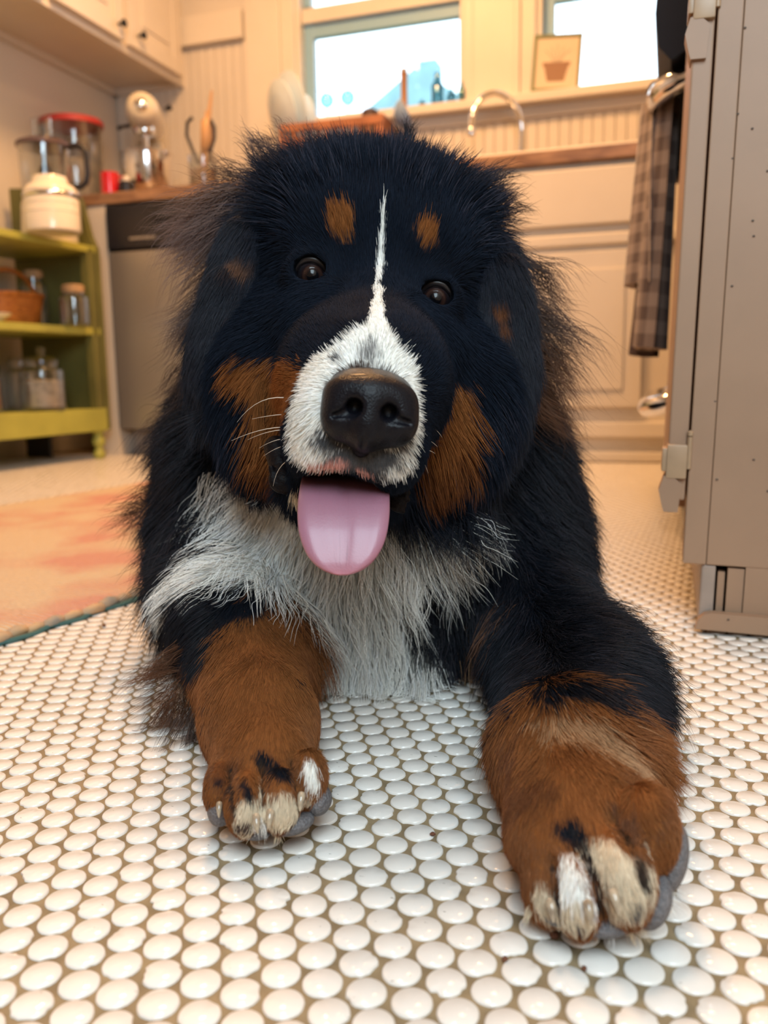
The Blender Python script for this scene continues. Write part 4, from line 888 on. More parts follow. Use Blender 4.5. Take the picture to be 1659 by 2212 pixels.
# ---- coat colours and painted toe-furrow shade: strokes laid on the body, later ones over earlier ones -----------------
BLACK = (0.0065, 0.0085, 0.0135); RUST = (0.215, 0.078, 0.024); RUSTD = (0.13, 0.046, 0.017); WHITE = (0.93, 0.915, 0.85); CREAM = (0.70, 0.58, 0.42)
GREY = (0.085, 0.085, 0.09); SMOKE = (0.085, 0.055, 0.045); BROWN = (0.12, 0.055, 0.030); PINK = (0.66, 0.33, 0.28); FAWN = (0.40, 0.235, 0.125)
STROKES = [
    # chest and shoulder white
    (WHITE, 0.010, [(560, 1060, 75), (520, 1120, 65)]), (WHITE, 0.012, [(600, 1130, 105), (700, 1180, 120), (780, 1330, 100)]),
    (WHITE, 0.010, [(400, 1255, 38), (520, 1225, 62), (620, 1225, 90)]), (WHITE, 0.010, [(780, 1300, 95), (790, 1400, 115), (830, 1480, 130)]),
    (WHITE, 0.010, [(860, 1110, 70), (925, 1120, 58)]), (WHITE, 0.010, [(840, 1180, 90), (800, 1260, 90)]), (WHITE, 0.008, [(900, 1450, 70), (935, 1500, 50)]),
    (FAWN, 0.010, [(1030, 1370, 26), (1000, 1440, 24)]), (BROWN, 0.012, [(1075, 1330, 20), (1060, 1400, 26)]),
    (BLACK, 0.010, [(900, 1260, 36), (940, 1320, 44), (985, 1390, 30)]),
    # cheeks
    (RUST, 0.006, [(500, 810, 34), (560, 820, 55), (625, 850, 60)]), (RUST, 0.006, [(590, 900, 55), (600, 960, 45)]), (RUSTD, 0.006, [(560, 985, 35), (600, 1030, 30)]),
    (RUST, 0.006, [(985, 880, 52), (965, 950, 68)]), (RUSTD, 0.006, [(950, 1030, 52), (1010, 1010, 30)]),
    (RUST, 0.006, [(600, 880, 42), (592, 960, 40)]), (BLACK, 0.005, [(540, 735, 42), (640, 720, 60), (700, 660, 50)]), (BLACK, 0.005, [(900, 740, 45), (985, 770, 55)]),
    # brow spots
    (RUST, 0.0025, [(738, 468, 25), (740, 492, 27)]), (RUST, 0.0025, [(921, 500, 22), (922, 512, 23)]),
    # muzzle and blaze
    (WHITE, 0.0035, [(690, 800, 56), (672, 850, 52)]), (WHITE, 0.0035, [(815, 705, 26), (800, 750, 70), (780, 810, 98)]), (WHITE, 0.0035, [(735, 830, 72), (700, 880, 80), (680, 960, 75)]),
    (WHITE, 0.0035, [(850, 790, 58), (872, 860, 50), (875, 950, 50), (860, 1010, 35)]), (WHITE, 0.0030, [(720, 800, 52), (675, 880, 55), (650, 960, 50)]),
    (WHITE, 0.0015, [(813, 690, 22), (816, 655, 12), (818, 615, 8), (820, 590, 7), (822, 565, 6), (823, 545, 5.0), (826, 480, 3.4), (828, 430, 2.2)]),
    ((0.02, 0.02, 0.024), 0.004, [(783, 985, 13), (785, 1005, 9)]), (GREY, 0.0075, [(695, 950, 22), (745, 980, 34), (780, 990, 26)]), (GREY, 0.0070, [(810, 995, 30), (850, 990, 36), (885, 950, 14)]), ((0.30, 0.29, 0.28), 0.005, [(805, 752, 12), (800, 768, 14)]), (GREY, 0.003, [(725, 775, 7)]),
    ((0.07, 0.045, 0.035), 0.003, [(722, 832, 9), (748, 806, 9), (800, 793, 9), (852, 812, 9)]), (PINK, 0.0025, [(672, 1008, 9), (705, 1012, 10), (738, 1003, 9)]), (PINK, 0.002, [(775, 1016, 6), (795, 1026, 6)]),
    (CREAM, 0.004, [(640, 1070, 20), (700, 1130, 24), (800, 1130, 24)]),
    # forelegs: picture left
    (RUST, 0.010, [(545, 1480, 150, 0.61), (570, 1600, 160, 0.54), (578, 1690, 170, 0.49)]),
    (RUST, 0.007, [(590, 1360, 42), (560, 1450, 100), (570, 1560, 118), (575, 1660, 130)]), (RUSTD, 0.010, [(600, 1345, 30), (640, 1420, 30)]), (BROWN, 0.008, [(410, 1450, 40), (420, 1560, 36)]),
    (RUST, 0.010, [(600, 1390, 110, 0.655), (640, 1440, 80, 0.62)]), (WHITE, 0.008, [(700, 1400, 50), (720, 1470, 45)]), (BLACK, 0.008, [(420, 1330, 62), (520, 1310, 40), (570, 1300, 28)]), (BLACK, 0.008, [(440, 1400, 48)]),
    (RUST, 0.004, [(500, 1700, 60), (560, 1700, 60)]), (WHITE, 0.003, [(668, 1650, 16), (680, 1690, 20)]), (CREAM, 0.003, [(545, 1762, 36), (620, 1750, 42), (655, 1735, 20)]), (CREAM, 0.003, [(530, 1785, 22), (545, 1795, 20)]), (CREAM, 0.003, [(600, 1785, 24), (630, 1775, 20)]), (SMOKE, 0.003, [(520, 1785, 9), (585, 1795, 10), (640, 1775, 12)]), (BLACK, 0.0022, [(567, 1680, 5), (570, 1785, 8)]), (BLACK, 0.0022, [(503, 1700, 5), (505, 1750, 7)]), (BLACK, 0.0022, [(640, 1700, 5), (648, 1745, 7)]),  # thin black lines between the toes paint the shade of the furrows
    (RUSTD, 0.006, [(480, 1680, 26), (500, 1660, 20)]), (BLACK, 0.003, [(524, 1690, 13), (540, 1722, 12)]), (BLACK, 0.003, [(572, 1640, 16), (612, 1672, 24)]), (BLACK, 0.002, [(470, 1690, 8)]), (CREAM, 0.002, [(560, 1690, 6), (566, 1760, 8)]),
    # forelegs: picture right
    (RUST, 0.010, [(1255, 1610, 190, 0.525), (1258, 1700, 220, 0.47), (1275, 1830, 270, 0.415)]),
    (RUST, 0.008, [(1180, 1590, 120), (1330, 1600, 80)]), (RUST, 0.008, [(1200, 1680, 140), (1290, 1700, 130), (1260, 1800, 170)]), (FAWN, 0.012, [(1210, 1560, 26), (1300, 1590, 40), (1370, 1660, 26)]),
    (RUSTD, 0.010, [(1100, 1620, 30), (1120, 1720, 40), (1180, 1720, 30)]), (BLACK, 0.010, [(1120, 1395, 185, 0.575), (1250, 1390, 190, 0.570), (1370, 1400, 185, 0.575)]), (BLACK, 0.010, [(1080, 1480, 60), (1200, 1485, 50), (1300, 1490, 50), (1400, 1500, 60)]),
    (RUST, 0.004, [(1400, 1790, 60)]), (BLACK, 0.004, [(1235, 1795, 30), (1255, 1825, 24)]), (BROWN, 0.004, [(1318, 1740, 16), (1360, 1780, 20), (1370, 1830, 16)]),
    (CREAM, 0.004, [(1270, 1835, 16), (1315, 1865, 46), (1375, 1915, 50)]), (WHITE, 0.004, [(1225, 1895, 40), (1245, 1950, 42)]), (BLACK, 0.0022, [(1262, 1840, 7), (1292, 1900, 8), (1300, 1945, 7)]), (BLACK, 0.0022, [(1203, 1880, 6), (1208, 1950, 7)]), (BROWN, 0.003, [(1330, 1790, 10), (1372, 1850, 12), (1385, 1900, 8)]), (CREAM, 0.004, [(1165, 1930, 20), (1182, 1968, 24)]), (CREAM, 0.004, [(1240, 1985, 34), (1262, 1990, 28)]), (CREAM, 0.004, [(1330, 1955, 34), (1365, 1950, 36)]), (GREY, 0.003, [(1245, 2000, 10)]), (GREY, 0.003, [(1375, 1965, 12)]),  # thin dark lines between these toes are painted furrow shade too
]
for line, r in GROOVES: STROKES.append(((0.03, 0.018, 0.012), 0.0020, [(px, py, r * 2900 * 0.75) for px, py in line]))  # crease shade painted dark along every toe furrow
def bake(strokes):
    out = []
    for col, soft, pts in strokes:
        q = []
        for pt_ in pts:
            px, py, r = pt_[:3]
            if len(pt_) == 4: w, d = P(px, py, pt_[3]), pt_[3]
            else: w, d = onto_body(px, py)
            if w is None: continue
            q.append((w, r / CAM_F * d))
        if q: out.append((np.array(col), soft, q))
    return out
PAINT = bake(STROKES)
def coat_colour(X, rngn=None, jit=0.0):
    X = np.asarray(X, float); C = np.tile(np.array(BLACK), (len(X), 1))
    n1 = vnoise(X, 90, 1); n2 = vnoise(X, 260, 2)
    for col, soft, q in PAINT:
        dist = np.full(len(X), 9.0)
        for k in range(len(q)):
            a, ra = q[k]; b, rb = q[min(k + 1, len(q) - 1)]
            near = np.abs(X - (a + b) / 2).max(1) < np.linalg.norm(a - b) / 2 + max(ra, rb) + soft * 3
            if not near.any(): continue
            Xn = X[near]; ab = b - a; L2 = ab @ ab; t = np.clip(((Xn - a) @ ab) / L2, 0, 1) if L2 > 1e-12 else np.zeros(len(Xn))
            dist[near] = np.minimum(dist[near], np.linalg.norm(Xn - (a + t[:, None] * ab), axis=1) - (ra + (rb - ra) * t))
        dd = dist + n1 * soft * 0.8 + n2 * soft * 0.5
        if rngn is not None: dd = dd + rngn.normal(0, soft * 0.45, len(X))
        w = np.clip(0.5 - dd / soft, 0, 1)[:, None] if rngn is None else (dd < 0).astype(float)[:, None]
        C = C * (1 - w) + col * w
    return C

# ---- body mesh -------------------------------------------------------------------------
def attr_mat(name, rough=0.7, spec=0.3, mul=1.0):
    m, N, L, b = new_mat(name); a = N.new('ShaderNodeAttribute'); a.attribute_name = 'col'
    if mul != 1.0:
        mx = N.new('ShaderNodeMixRGB'); mx.blend_type = 'MULTIPLY'; mx.inputs[0].default_value = 1; mx.inputs[2].default_value = (mul, mul, mul, 1)
        L.new(a.outputs['Color'], mx.inputs[1]); L.new(mx.outputs[0], b.inputs['Base Color'])
    else: L.new(a.outputs['Color'], b.inputs['Base Color'])
    b.inputs['Roughness'].default_value = rough; b.inputs['Specular IOR Level'].default_value = spec; return m
m_skin = attr_mat('coat_skin', 0.9, 0.02, 0.8)
dog = np_mesh('dog', BV, BQ, m_skin)
tag(dog, 'large black, white and rust long-haired dog lying on the tiles with its tongue out', 'dog')
def set_col(o, C):
    a = o.data.color_attributes.new('col', 'FLOAT_COLOR', 'POINT'); a.data.foreach_set('color', np.c_[C, np.ones(len(C))].astype(np.float32).ravel())
set_col(dog, coat_colour(BV))
# ---- fur -------------------------------------------------------------------------------
RG = np.random.default_rng(11)
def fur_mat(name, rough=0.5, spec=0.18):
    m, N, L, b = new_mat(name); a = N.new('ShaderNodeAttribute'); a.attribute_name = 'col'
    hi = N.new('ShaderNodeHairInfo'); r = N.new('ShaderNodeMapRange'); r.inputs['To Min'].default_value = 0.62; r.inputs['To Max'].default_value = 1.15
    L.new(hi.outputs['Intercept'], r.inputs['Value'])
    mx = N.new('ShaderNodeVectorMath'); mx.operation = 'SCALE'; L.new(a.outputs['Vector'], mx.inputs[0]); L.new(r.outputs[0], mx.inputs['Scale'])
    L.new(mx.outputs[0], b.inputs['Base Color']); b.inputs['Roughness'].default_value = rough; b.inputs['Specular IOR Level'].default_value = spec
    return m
m_fur = fur_mat('fur'); m_fur_face = fur_mat('short_face_fur', 0.6, 0.015)
def strands(name, parent, pts, col, rad, m=None, kind=None):
    """pts (n, k, 3) world; col (n, 3); rad (n,) root radius"""
    n, k = pts.shape[:2]; hc = bpy.data.hair_curves.new(name); hc.add_curves([k] * n)
    hc.attributes['position'].data.foreach_set('vector', pts.astype(np.float32).ravel())
    t = np.linspace(0, 1, k)[None, :]; R = (rad[:, None] * (1 - t ** 1.6) + 0.00002)
    a = hc.attributes.get('radius') or hc.attributes.new('radius', 'FLOAT', 'POINT'); a.data.foreach_set('value', R.astype(np.float32).ravel())
    c = hc.attributes.new('col', 'FLOAT_VECTOR', 'CURVE'); c.data.foreach_set('vector', col.astype(np.float32).ravel())
    hc.materials.append(m or m_fur); o = bpy.data.objects.new(name, hc); COL.objects.link(o); o.parent = parent; o['kind'] = 'stuff'
    return o
def vdir(d): v = AXR * d[0] + AXD * d[1] + AXF * d[2]; return v / np.linalg.norm(v)
# control points of the coat: px, py, direction (right, down, away), length mm, lift deg, curl, zone
CP = [
    (800, 420, (0, -1, .3), 13, 14, 0.0, 'head'), (720, 355, (-.3, -1, .2), 22, 36, .2, 'head'), (800, 340, (0, -1, .2), 19, 34, .2, 'head'), (890, 355, (.3, -1, .2), 22, 38, .2, 'head'),
    (600, 400, (-.7, -.8, .2), 36, 46, .6, 'head'), (560, 480, (-.9, -.2, .3), 30, 34, .4, 'head'), (1020, 440, (.7, -.7, .2), 36, 46, .6, 'head'), (1055, 540, (.9, .1, .3), 30, 36, .4, 'head'),
    (812, 600, (0, -1, .2), 7, 12, 0, 'head'), (815, 680, (0, -1, .2), 5, 12, 0, 'head'), (735, 560, (-.2, -1, .1), 6, 10, 0, 'head'), (900, 600, (.2, -1, .1), 6, 10, 0, 'head'),
    (672, 545, (-.6, -.8, .2), 6, 10, 0, 'head'), (950, 590, (.6, -.8, .2), 6, 10, 0, 'head'), (672, 625, (-.8, .5, .2), 6, 12, 0, 'head'), (945, 675, (.8, .5, .2), 6, 12, 0, 'head'),
    (738, 480, (-.2, -1, .2), 9, 14, 0, 'head'), (922, 508, (.2, -1, .2), 9, 14, 0, 'head'),
    (590, 600, (-1, .3, .3), 13, 16, .1, 'head'), (1010, 680, (1, .3, .3), 13, 16, .1, 'head'), (600, 720, (-.8, .6, .3), 12, 16, .1, 'head'), (980, 780, (.7, .7, .3), 12, 16, .1, 'head'),
    (800, 740, (0, -1, .3), 4.5, 14, 0, 'head'), (740, 720, (-.6, -.8, .4), 4.5, 14, 0, 'head'), (870, 750, (.6, -.7, .4), 4.5, 14, 0, 'head'),
    (690, 830, (-.9, .0, .7), 4.5, 16, 0, 'head'), (650, 920, (-.7, .5, .7), 5, 18, 0, 'head'), (690, 960, (-.5, .8, .4), 4.5, 18, 0, 'head'), (895, 880, (.7, .2, .7), 4.5, 16, 0, 'head'), (880, 960, (.5, .7, .6), 5, 18, 0, 'head'),
    (740, 1000, (-.2, 1, .2), 3.5, 20, 0, 'head'), (820, 1015, (.2, 1, .2), 3.5, 20, 0, 'head'),
    (520, 800, (-.7, .7, .2), 15, 18, .2, 'head'), (570, 870, (-.5, .9, .2), 13, 18, .1, 'head'), (560, 960, (-.5, .9, .1), 22, 22, .3, 'head'), (620, 1010, (-.3, 1, .1), 16, 20, .2, 'head'),
    (980, 880, (.4, .9, .2), 13, 18, .1, 'head'), (1030, 930, (.6, .8, .2), 20, 22, .3, 'head'), (950, 1020, (.3, 1, .1), 20, 22, .3, 'head'),
    (650, 1120, (-.1, 1, .3), 8, 16, 0, 'head'), (800, 1130, (.1, 1, .3), 8, 16, 0, 'head'),
    (430, 930, (-.7, .7, .1), 32, 32.3, .7, 'ruff'), (310, 980, (-.9, .5, .1), 35.2, 38.25, .8, 'ruff'), (320, 1090, (-.9, .6, .0), 35.2, 38.25, .8, 'ruff'), (380, 1180, (-.8, .7, 0), 35.2, 35.7, .8, 'ruff'), (400, 830, (-.8, .6, .1), 28.8, 32.3, .6, 'ruff'),
    (1150, 860, (.8, .7, .1), 28.8, 30.6, .5, 'ruff'), (1210, 1000, (.8, .7, .1), 30.4, 32.3, .5, 'ruff'), (1240, 1130, (.8, .7, .1), 28.8, 30.6, .5, 'ruff'), (1100, 1000, (.5, .9, .0), 28.8, 25.5, .5, 'ruff'),
    (520, 1080, (-.5, .9, -.1), 42, 36, 1.36, 'chest'), (480, 1140, (-.6, .8, -.1), 42, 36, 1.36, 'chest'), (640, 1170, (-.25, 1, -.1), 42, 30, 1.19, 'chest'), (740, 1260, (-.1, 1, -.1), 44, 28, 1.19, 'chest'), (780, 1400, (0, 1, 0), 46, 26, 1.02, 'chest'),
    (700, 1450, (-.1, 1, 0), 44, 24, 1.02, 'chest'), (900, 1450, (.1, 1, 0), 44, 26, 1.02, 'chest'), (880, 1120, (.35, .9, -.1), 42, 34, 1.19, 'chest'), (960, 1130, (.6, .8, -.1), 44, 36, 1.19, 'chest'), (940, 1250, (.3, 1, -.1), 38, 28, 1.02, 'chest'),
    (600, 1240, (-.6, .8, -.1), 38, 30, 1.02, 'chest'), (440, 1250, (-.6, .8, -.1), 30, 30, .9, 'chest'), (1010, 1400, (.1, 1, 0), 34, 26, .5, 'chest'),
    (1110, 1230, (.4, .9, 0), 22.4, 20.4, .4, 'shoulder'), (1230, 1320, (.5, .8, -.1), 20.8, 20.4, .4, 'shoulder'), (1350, 1430, (.7, .7, 0), 22.4, 28.9, .6, 'shoulder'), (1400, 1520, (.8, .6, 0), 22.4, 34, .7, 'shoulder'), (1380, 1600, (.6, .8, 0), 20.8, 34, .6, 'shoulder'),
    (1120, 1480, (.1, 1, -.4), 16, 17, .3, 'shoulder'), (1250, 1500, (.3, .9, -.4), 16, 17, .3, 'shoulder'),
    (1130, 1600, (-.1, .8, -.6), 8.1, 12.8, .15, 'foreleg'), (1250, 1600, (.3, .8, -.6), 8.7, 12.8, .2, 'foreleg'), (1370, 1660, (.6, .8, -.3), 12.4, 22.4, .4, 'foreleg'), (1120, 1750, (-.1, .8, -.6), 5.5, 12.8, .1, 'foreleg'), (1250, 1740, (.1, .8, -.6), 5.5, 11.2, .1, 'foreleg'),
    (1250, 1840, (.0, .8, -.6), 4.5, 12.8, .1, 'foreleg'), (1380, 1780, (.5, .8, -.5), 4.5, 12.8, .1, 'foreleg'), (1200, 1920, (-.1, 1, -.4), 4.5, 16, .2, 'foreleg'), (1340, 1920, (.2, 1, -.4), 4.5, 16, .2, 'foreleg'),
    (400, 1330, (-.6, .8, 0), 14.9, 22.4, .4, 'foreleg '), (390, 1440, (-.8, .6, .1), 18.6, 28.8, .6, 'foreleg '), (420, 1560, (-.7, .7, .1), 16.1, 25.6, .6, 'foreleg '), (560, 1330, (.1, .8, -.5), 7.4, 11.2, .1, 'foreleg '), (560, 1450, (0, .8, -.6), 7.4, 11.2, .15, 'foreleg '), (650, 1450, (.3, .8, -.5), 5, 11.2, .1, 'foreleg '),
    (560, 1580, (0, .8, -.6), 5, 10.4, .1, 'foreleg '), (660, 1600, (.3, .8, -.5), 4.5, 10.4, .1, 'foreleg '), (570, 1680, (0, .9, -.5), 4, 11.2, .1, 'foreleg '), (600, 1750, (0, 1, -.3), 3.5, 16, .2, 'foreleg '), (480, 1720, (-.3, 1, -.3), 3, 14.4, .1, 'foreleg '),
]
cpX = []; cpD = []; cpA = []; cpZ = []
for px, py, dv, ln, li, cu, zn in CP:
    w, d = onto_body(px, py)
    if w is None: print('fur control point misses the body', px, py); continue
    cpX.append(w); cpD.append(vdir(dv)); cpA.append((ln * 0.001, math.radians(li), cu)); cpZ.append(zn)
for w, dv, ln, zn in (((-0.05, 1.0, 0.33), (0, 1, -.1), 40, 'ruff'), ((-0.10, 1.25, 0.33), (0, 1, -.2), 40, 'body'), ((-0.30, 1.2, 0.2), (-.3, .8, -.5), 40, 'body'), ((0.06, 1.2, 0.2), (.3, .8, -.5), 40, 'body'), ((-0.2, 1.5, 0.15), (0, .8, -.6), 40, 'body')):
    cpX.append(np.array(w)); dv = np.array(dv, float); cpD.append(dv / np.linalg.norm(dv)); cpA.append((ln * 0.001, 0.5, .5)); cpZ.append(zn)
cpX = np.array(cpX); cpD = np.array(cpD); cpA = np.array(cpA); zones = sorted(set(cpZ)); cpZi = np.array([zones.index(z) for z in cpZ])

def sample_mesh(V, Q, dens_fn):
    """random roots on a quad mesh; dens_fn(centres, normals) -> strands per square metre"""
    T = np.concatenate([Q[:, [0, 1, 2]], Q[:, [0, 2, 3]]]); a, b, c = V[T[:, 0]], V[T[:, 1]], V[T[:, 2]]
    nr = np.cross(b - a, c - a); ar = np.linalg.norm(nr, axis=1) / 2; nn = nr / np.maximum(2 * ar, 1e-12)[:, None]
    ex = ar * dens_fn((a + b + c) / 3, nn); cnt = RG.poisson(ex); ti = np.repeat(np.arange(len(T)), cnt)
    u, v = RG.random(len(ti)), RG.random(len(ti)); fl_ = u + v > 1; u[fl_] = 1 - u[fl_]; v[fl_] = 1 - v[fl_]
    return a[ti] + u[:, None] * (b[ti] - a[ti]) + v[:, None] * (c[ti] - a[ti]), nn[ti]
def smooth_normals(X, e=0.004):
    G_ = np.stack([grid_sample(X + np.eye(3)[i] * e) - grid_sample(X - np.eye(3)[i] * e) for i in range(3)], 1)
    return G_ / np.maximum(np.linalg.norm(G_, axis=1), 1e-9)[:, None]
def field(X):
    D = np.zeros_like(X); A = np.zeros((len(X), 3)); Z = np.zeros(len(X), int)
    for s in range(0, len(X), 20000):
        x = X[s:s + 20000]; d2 = ((x[:, None, :] - cpX[None]) ** 2).sum(2) + 1e-6; w = d2 ** -2.2; w /= w.sum(1, keepdims=True)
        D[s:s + 20000] = w @ cpD; A[s:s + 20000] = w @ cpA; Z[s:s + 20000] = cpZi[d2.argmin(1)]
    return D / np.linalg.norm(D, axis=1, keepdims=True), A, Z
def grow(X, Nn, D, Lm, lift, curl, k=7, grav=0.25, clump=0.5, cell=0.010):
    """strand polylines: lifted off the skin, swept along D, waved, drawn together into locks"""
    n = len(X); T = D - Nn * (D * Nn).sum(1, keepdims=True); T /= np.maximum(np.linalg.norm(T, axis=1, keepdims=True), 1e-6)
    jit = np.stack([vnoise(X, 60, 11 + i) for i in range(3)], 1) * 0.28 + np.stack([vnoise(X, 22, 21 + i) for i in range(3)], 1) * 0.30
    T = T + jit * (0.25 + curl[:, None]) + RG.normal(0, 0.06, (n, 3)); T -= Nn * (T * Nn).sum(1, keepdims=True); T /= np.maximum(np.linalg.norm(T, axis=1, keepdims=True), 1e-6)
    lf = lift * (1 + 0.35 * RG.normal(0, 1, n)) ; L = Lm * np.exp(RG.normal(0, 0.20, n)) * (1 + 0.25 * vnoise(X, 40, 31))
    d0 = Nn * np.sin(lf)[:, None] + T * np.cos(lf)[:, None]; t = np.linspace(0, 1, k)[None, :, None]
    bend = (T * 0.5 + np.array([0, 0, -1.0]) * grav * 2)[:, None, :]
    S = np.cross(d0, Nn); S /= np.maximum(np.linalg.norm(S, axis=1, keepdims=True), 1e-6)
    ph = (vnoise(X, 45, 41) * 6)[:, None, None]; fr = (3.5 + 2.5 * vnoise(X, 30, 42))[:, None, None]
    pts = X[:, None, :] + L[:, None, None] * (d0[:, None, :] * t + bend * (t ** 2) * (0.35 * curl + 0.1)[:, None, None]) 
    pts = pts + (L * curl * 0.09)[:, None, None] * t * (np.sin(fr * t * 2 + ph) * S[:, None, :] + np.cos(fr * t * 2.3 + ph * 1.7) * Nn[:, None, :] * 0.6)
    if clump > 0:
        key = np.floor((X + np.stack([vnoise(X, 120, 51 + i) for i in range(3)], 1) * cell * 0.35) / cell).astype(np.int64)
        h_ = (key[:, 0] * 73856093) ^ (key[:, 1] * 19349663) ^ (key[:, 2] * 83492791); u, first, inv = np.unique(h_, return_index=True, return_inverse=True)
        g = pts[first][inv]; w = clump * (t ** 1.3) * np.clip(curl * 1.6, 0.0, 1)[:, None, None] * RG.uniform(0.6, 1, n)[:, None, None]
        pts = pts * (1 - w) + g * w
    fl_ = pts[..., 2] < 0.0035; pts[..., 2] = np.where(fl_, 0.0035 + 0.002 * RG.random(pts.shape[:2]), pts[..., 2])
    return pts
def tint(C, X, amt=0.12, s=0):
    """strand to strand variation, a little browner or greyer in patches"""
    f = np.exp(RG.normal(0, amt, len(C)))[:, None] * (1 + 0.18 * vnoise(X, 70, 61 + s))[:, None]; return np.clip(C * f, 0.001, 0.95)

nosec = P(798, 885, 0.470); mouthc = P(742, 1040, 0.53)
def dens(Xc, Nn):
    dcam = (Xc - np.array([0, 0, CAM_H])) @ AXF; dirv = Xc - np.array([0, 0, CAM_H]); dirv /= np.linalg.norm(dirv, axis=1, keepdims=True); fc = -(Nn * dirv).sum(1)
    _, A, _ = field(Xc); ln = A[:, 0]
    base = np.interp(ln, [0.004, 0.008, 0.014, 0.03, 0.045], [2.6e6, 2.0e6, 1.25e6, 0.60e6, 0.50e6]) * np.clip((0.55 / dcam) ** 1.2, 0.3, 1.6)
    base = base * np.interp(dcam, [0.95, 1.1], [1, 0.22]) * np.interp(fc, [-0.5, -0.15], [0.30, 1.0])
    base *= (Xc[:, 2] > 0.006)
    for c in EYE_C: base *= (np.linalg.norm(Xc - c, axis=1) > 0.0165)
    base *= (np.linalg.norm((Xc - nosec) / np.array([1, 1, 1]), axis=1) > 0.017)
    m = np.linalg.norm((Xc - mouthc) @ np.stack([AXR / 0.030, AXD / 0.014, AXF / 0.045], 1), axis=1) > 1
    return base * m
X, Nr = sample_mesh(BV, BQ, dens); Nr = smooth_normals(X); D, A, Z = field(X)
Lm = A[:, 0].copy()
for c in EYE_C: Lm *= np.clip(np.linalg.norm(X - c, axis=1) / 0.030, 0.35, 1)
C = coat_colour(X, RG); wh = C.mean(1) > 0.3
C = tint(C, X, 0.13); C = np.where((C.mean(1) < 0.02)[:, None] & ((RG.random(len(C)) < 0.16) & (Lm > 0.016))[:, None], C * 2.2 + np.array([.012, .006, .004]), C)
print('strands', len(X), {z: int((Z == i).sum()) for i, z in enumerate(zones)})
HZ = (Z == zones.index('head')) & (C.mean(1) < 0.05); C[HZ] = C[HZ] * np.array([1.5, 1.65, 1.75])  # bluish sheen of the cool light tinted into the dark head strands
pts = grow(X, Nr, D, Lm, A[:, 1], A[:, 2])
rad = np.interp(Lm, [0.004, 0.012, 0.03, 0.045], [0.00013, 0.00017, 0.00024, 0.00027]) * np.clip((X - np.array([0, 0, CAM_H])) @ AXF / 0.6, 0.8, 2)
names = {'head': 'head_fur', 'ruff': 'ruff_fur', 'chest': 'chest_fur', 'shoulder': 'shoulder_fur', 'foreleg': 'foreleg_fur', 'foreleg ': 'foreleg_fur', 'body': 'body_fur'}
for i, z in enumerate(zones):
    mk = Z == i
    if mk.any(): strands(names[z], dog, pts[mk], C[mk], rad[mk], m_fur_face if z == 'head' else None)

# loose locks that stand out from the outline: root, spread (m), count, direction, length, colour, curl
def tufts(name, parent, specs, rad=0.00017, k=12):
    PP = []; CC = []
    for (px, py, d, sp, n, dv, ln, col, cu) in specs:
        r0 = P(px, py, d); root = r0 + (np.clip(RG.normal(0, 1, (n, 3)), -1.5, 1.5) * sp) ; dv = vdir(dv)
        locks = max(2, n // 22); ld = dv + RG.normal(0, 0.22, (locks, 3)); lph = RG.uniform(0, 6, locks); li = RG.integers(0, locks, n); lr = r0 + np.clip(RG.normal(0, 1, (locks, 3)), -1.2, 1.2) * sp
        root = lr[li] + (root - r0) * 0.35
        dd = ld[li] + RG.normal(0, 0.10, (n, 3)); dd /= np.linalg.norm(dd, axis=1, keepdims=True); L = ln * RG.uniform(0.45, 1.1, n)
        t = np.linspace(0, 1, k)[None, :, None]; s1 = np.cross(dd, [0, 0, 1.0]); s1 /= np.linalg.norm(s1, axis=1, keepdims=True) + 1e-9; s2 = np.cross(dd, s1)
        p = root[:, None] + L[:, None, None] * (dd[:, None] * t + np.array([0, 0, -0.25]) * t ** 2) + (L * cu * 0.10)[:, None, None] * t * (np.sin(t * 7 + lph[li][:, None, None]) * s1[:, None] + np.cos(t * 6 + lph[li][:, None, None]) * s2[:, None])
        p[..., 2] = np.maximum(p[..., 2], 0.004); PP.append(p); CC.append(tint(np.tile(np.array(col), (n, 1)), root, 0.2))
    PP = np.concatenate(PP); CC = np.concatenate(CC); return strands(name, parent, PP, CC, np.full(len(PP), rad))
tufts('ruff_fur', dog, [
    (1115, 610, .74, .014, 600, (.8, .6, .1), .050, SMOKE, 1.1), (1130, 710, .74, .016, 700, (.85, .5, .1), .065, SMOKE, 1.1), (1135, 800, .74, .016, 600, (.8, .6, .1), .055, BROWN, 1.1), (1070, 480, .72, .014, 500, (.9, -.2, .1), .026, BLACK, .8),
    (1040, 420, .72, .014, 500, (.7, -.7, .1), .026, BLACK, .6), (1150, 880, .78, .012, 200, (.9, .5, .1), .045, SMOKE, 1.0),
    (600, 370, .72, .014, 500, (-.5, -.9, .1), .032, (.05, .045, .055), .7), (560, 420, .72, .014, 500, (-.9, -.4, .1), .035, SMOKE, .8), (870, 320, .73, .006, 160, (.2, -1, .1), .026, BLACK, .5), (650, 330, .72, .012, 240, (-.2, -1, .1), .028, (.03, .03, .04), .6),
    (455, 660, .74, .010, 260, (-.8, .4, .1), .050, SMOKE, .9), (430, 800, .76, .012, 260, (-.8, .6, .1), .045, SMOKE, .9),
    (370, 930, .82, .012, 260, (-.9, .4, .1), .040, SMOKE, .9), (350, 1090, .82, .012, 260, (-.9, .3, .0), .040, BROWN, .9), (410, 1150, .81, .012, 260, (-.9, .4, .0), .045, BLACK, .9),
    (1200, 1010, .82, .012, 240, (.8, .6, .1), .038, BLACK, .8), (1205, 1120, .82, .012, 240, (.8, .6, .1), .036, BLACK, .8)])
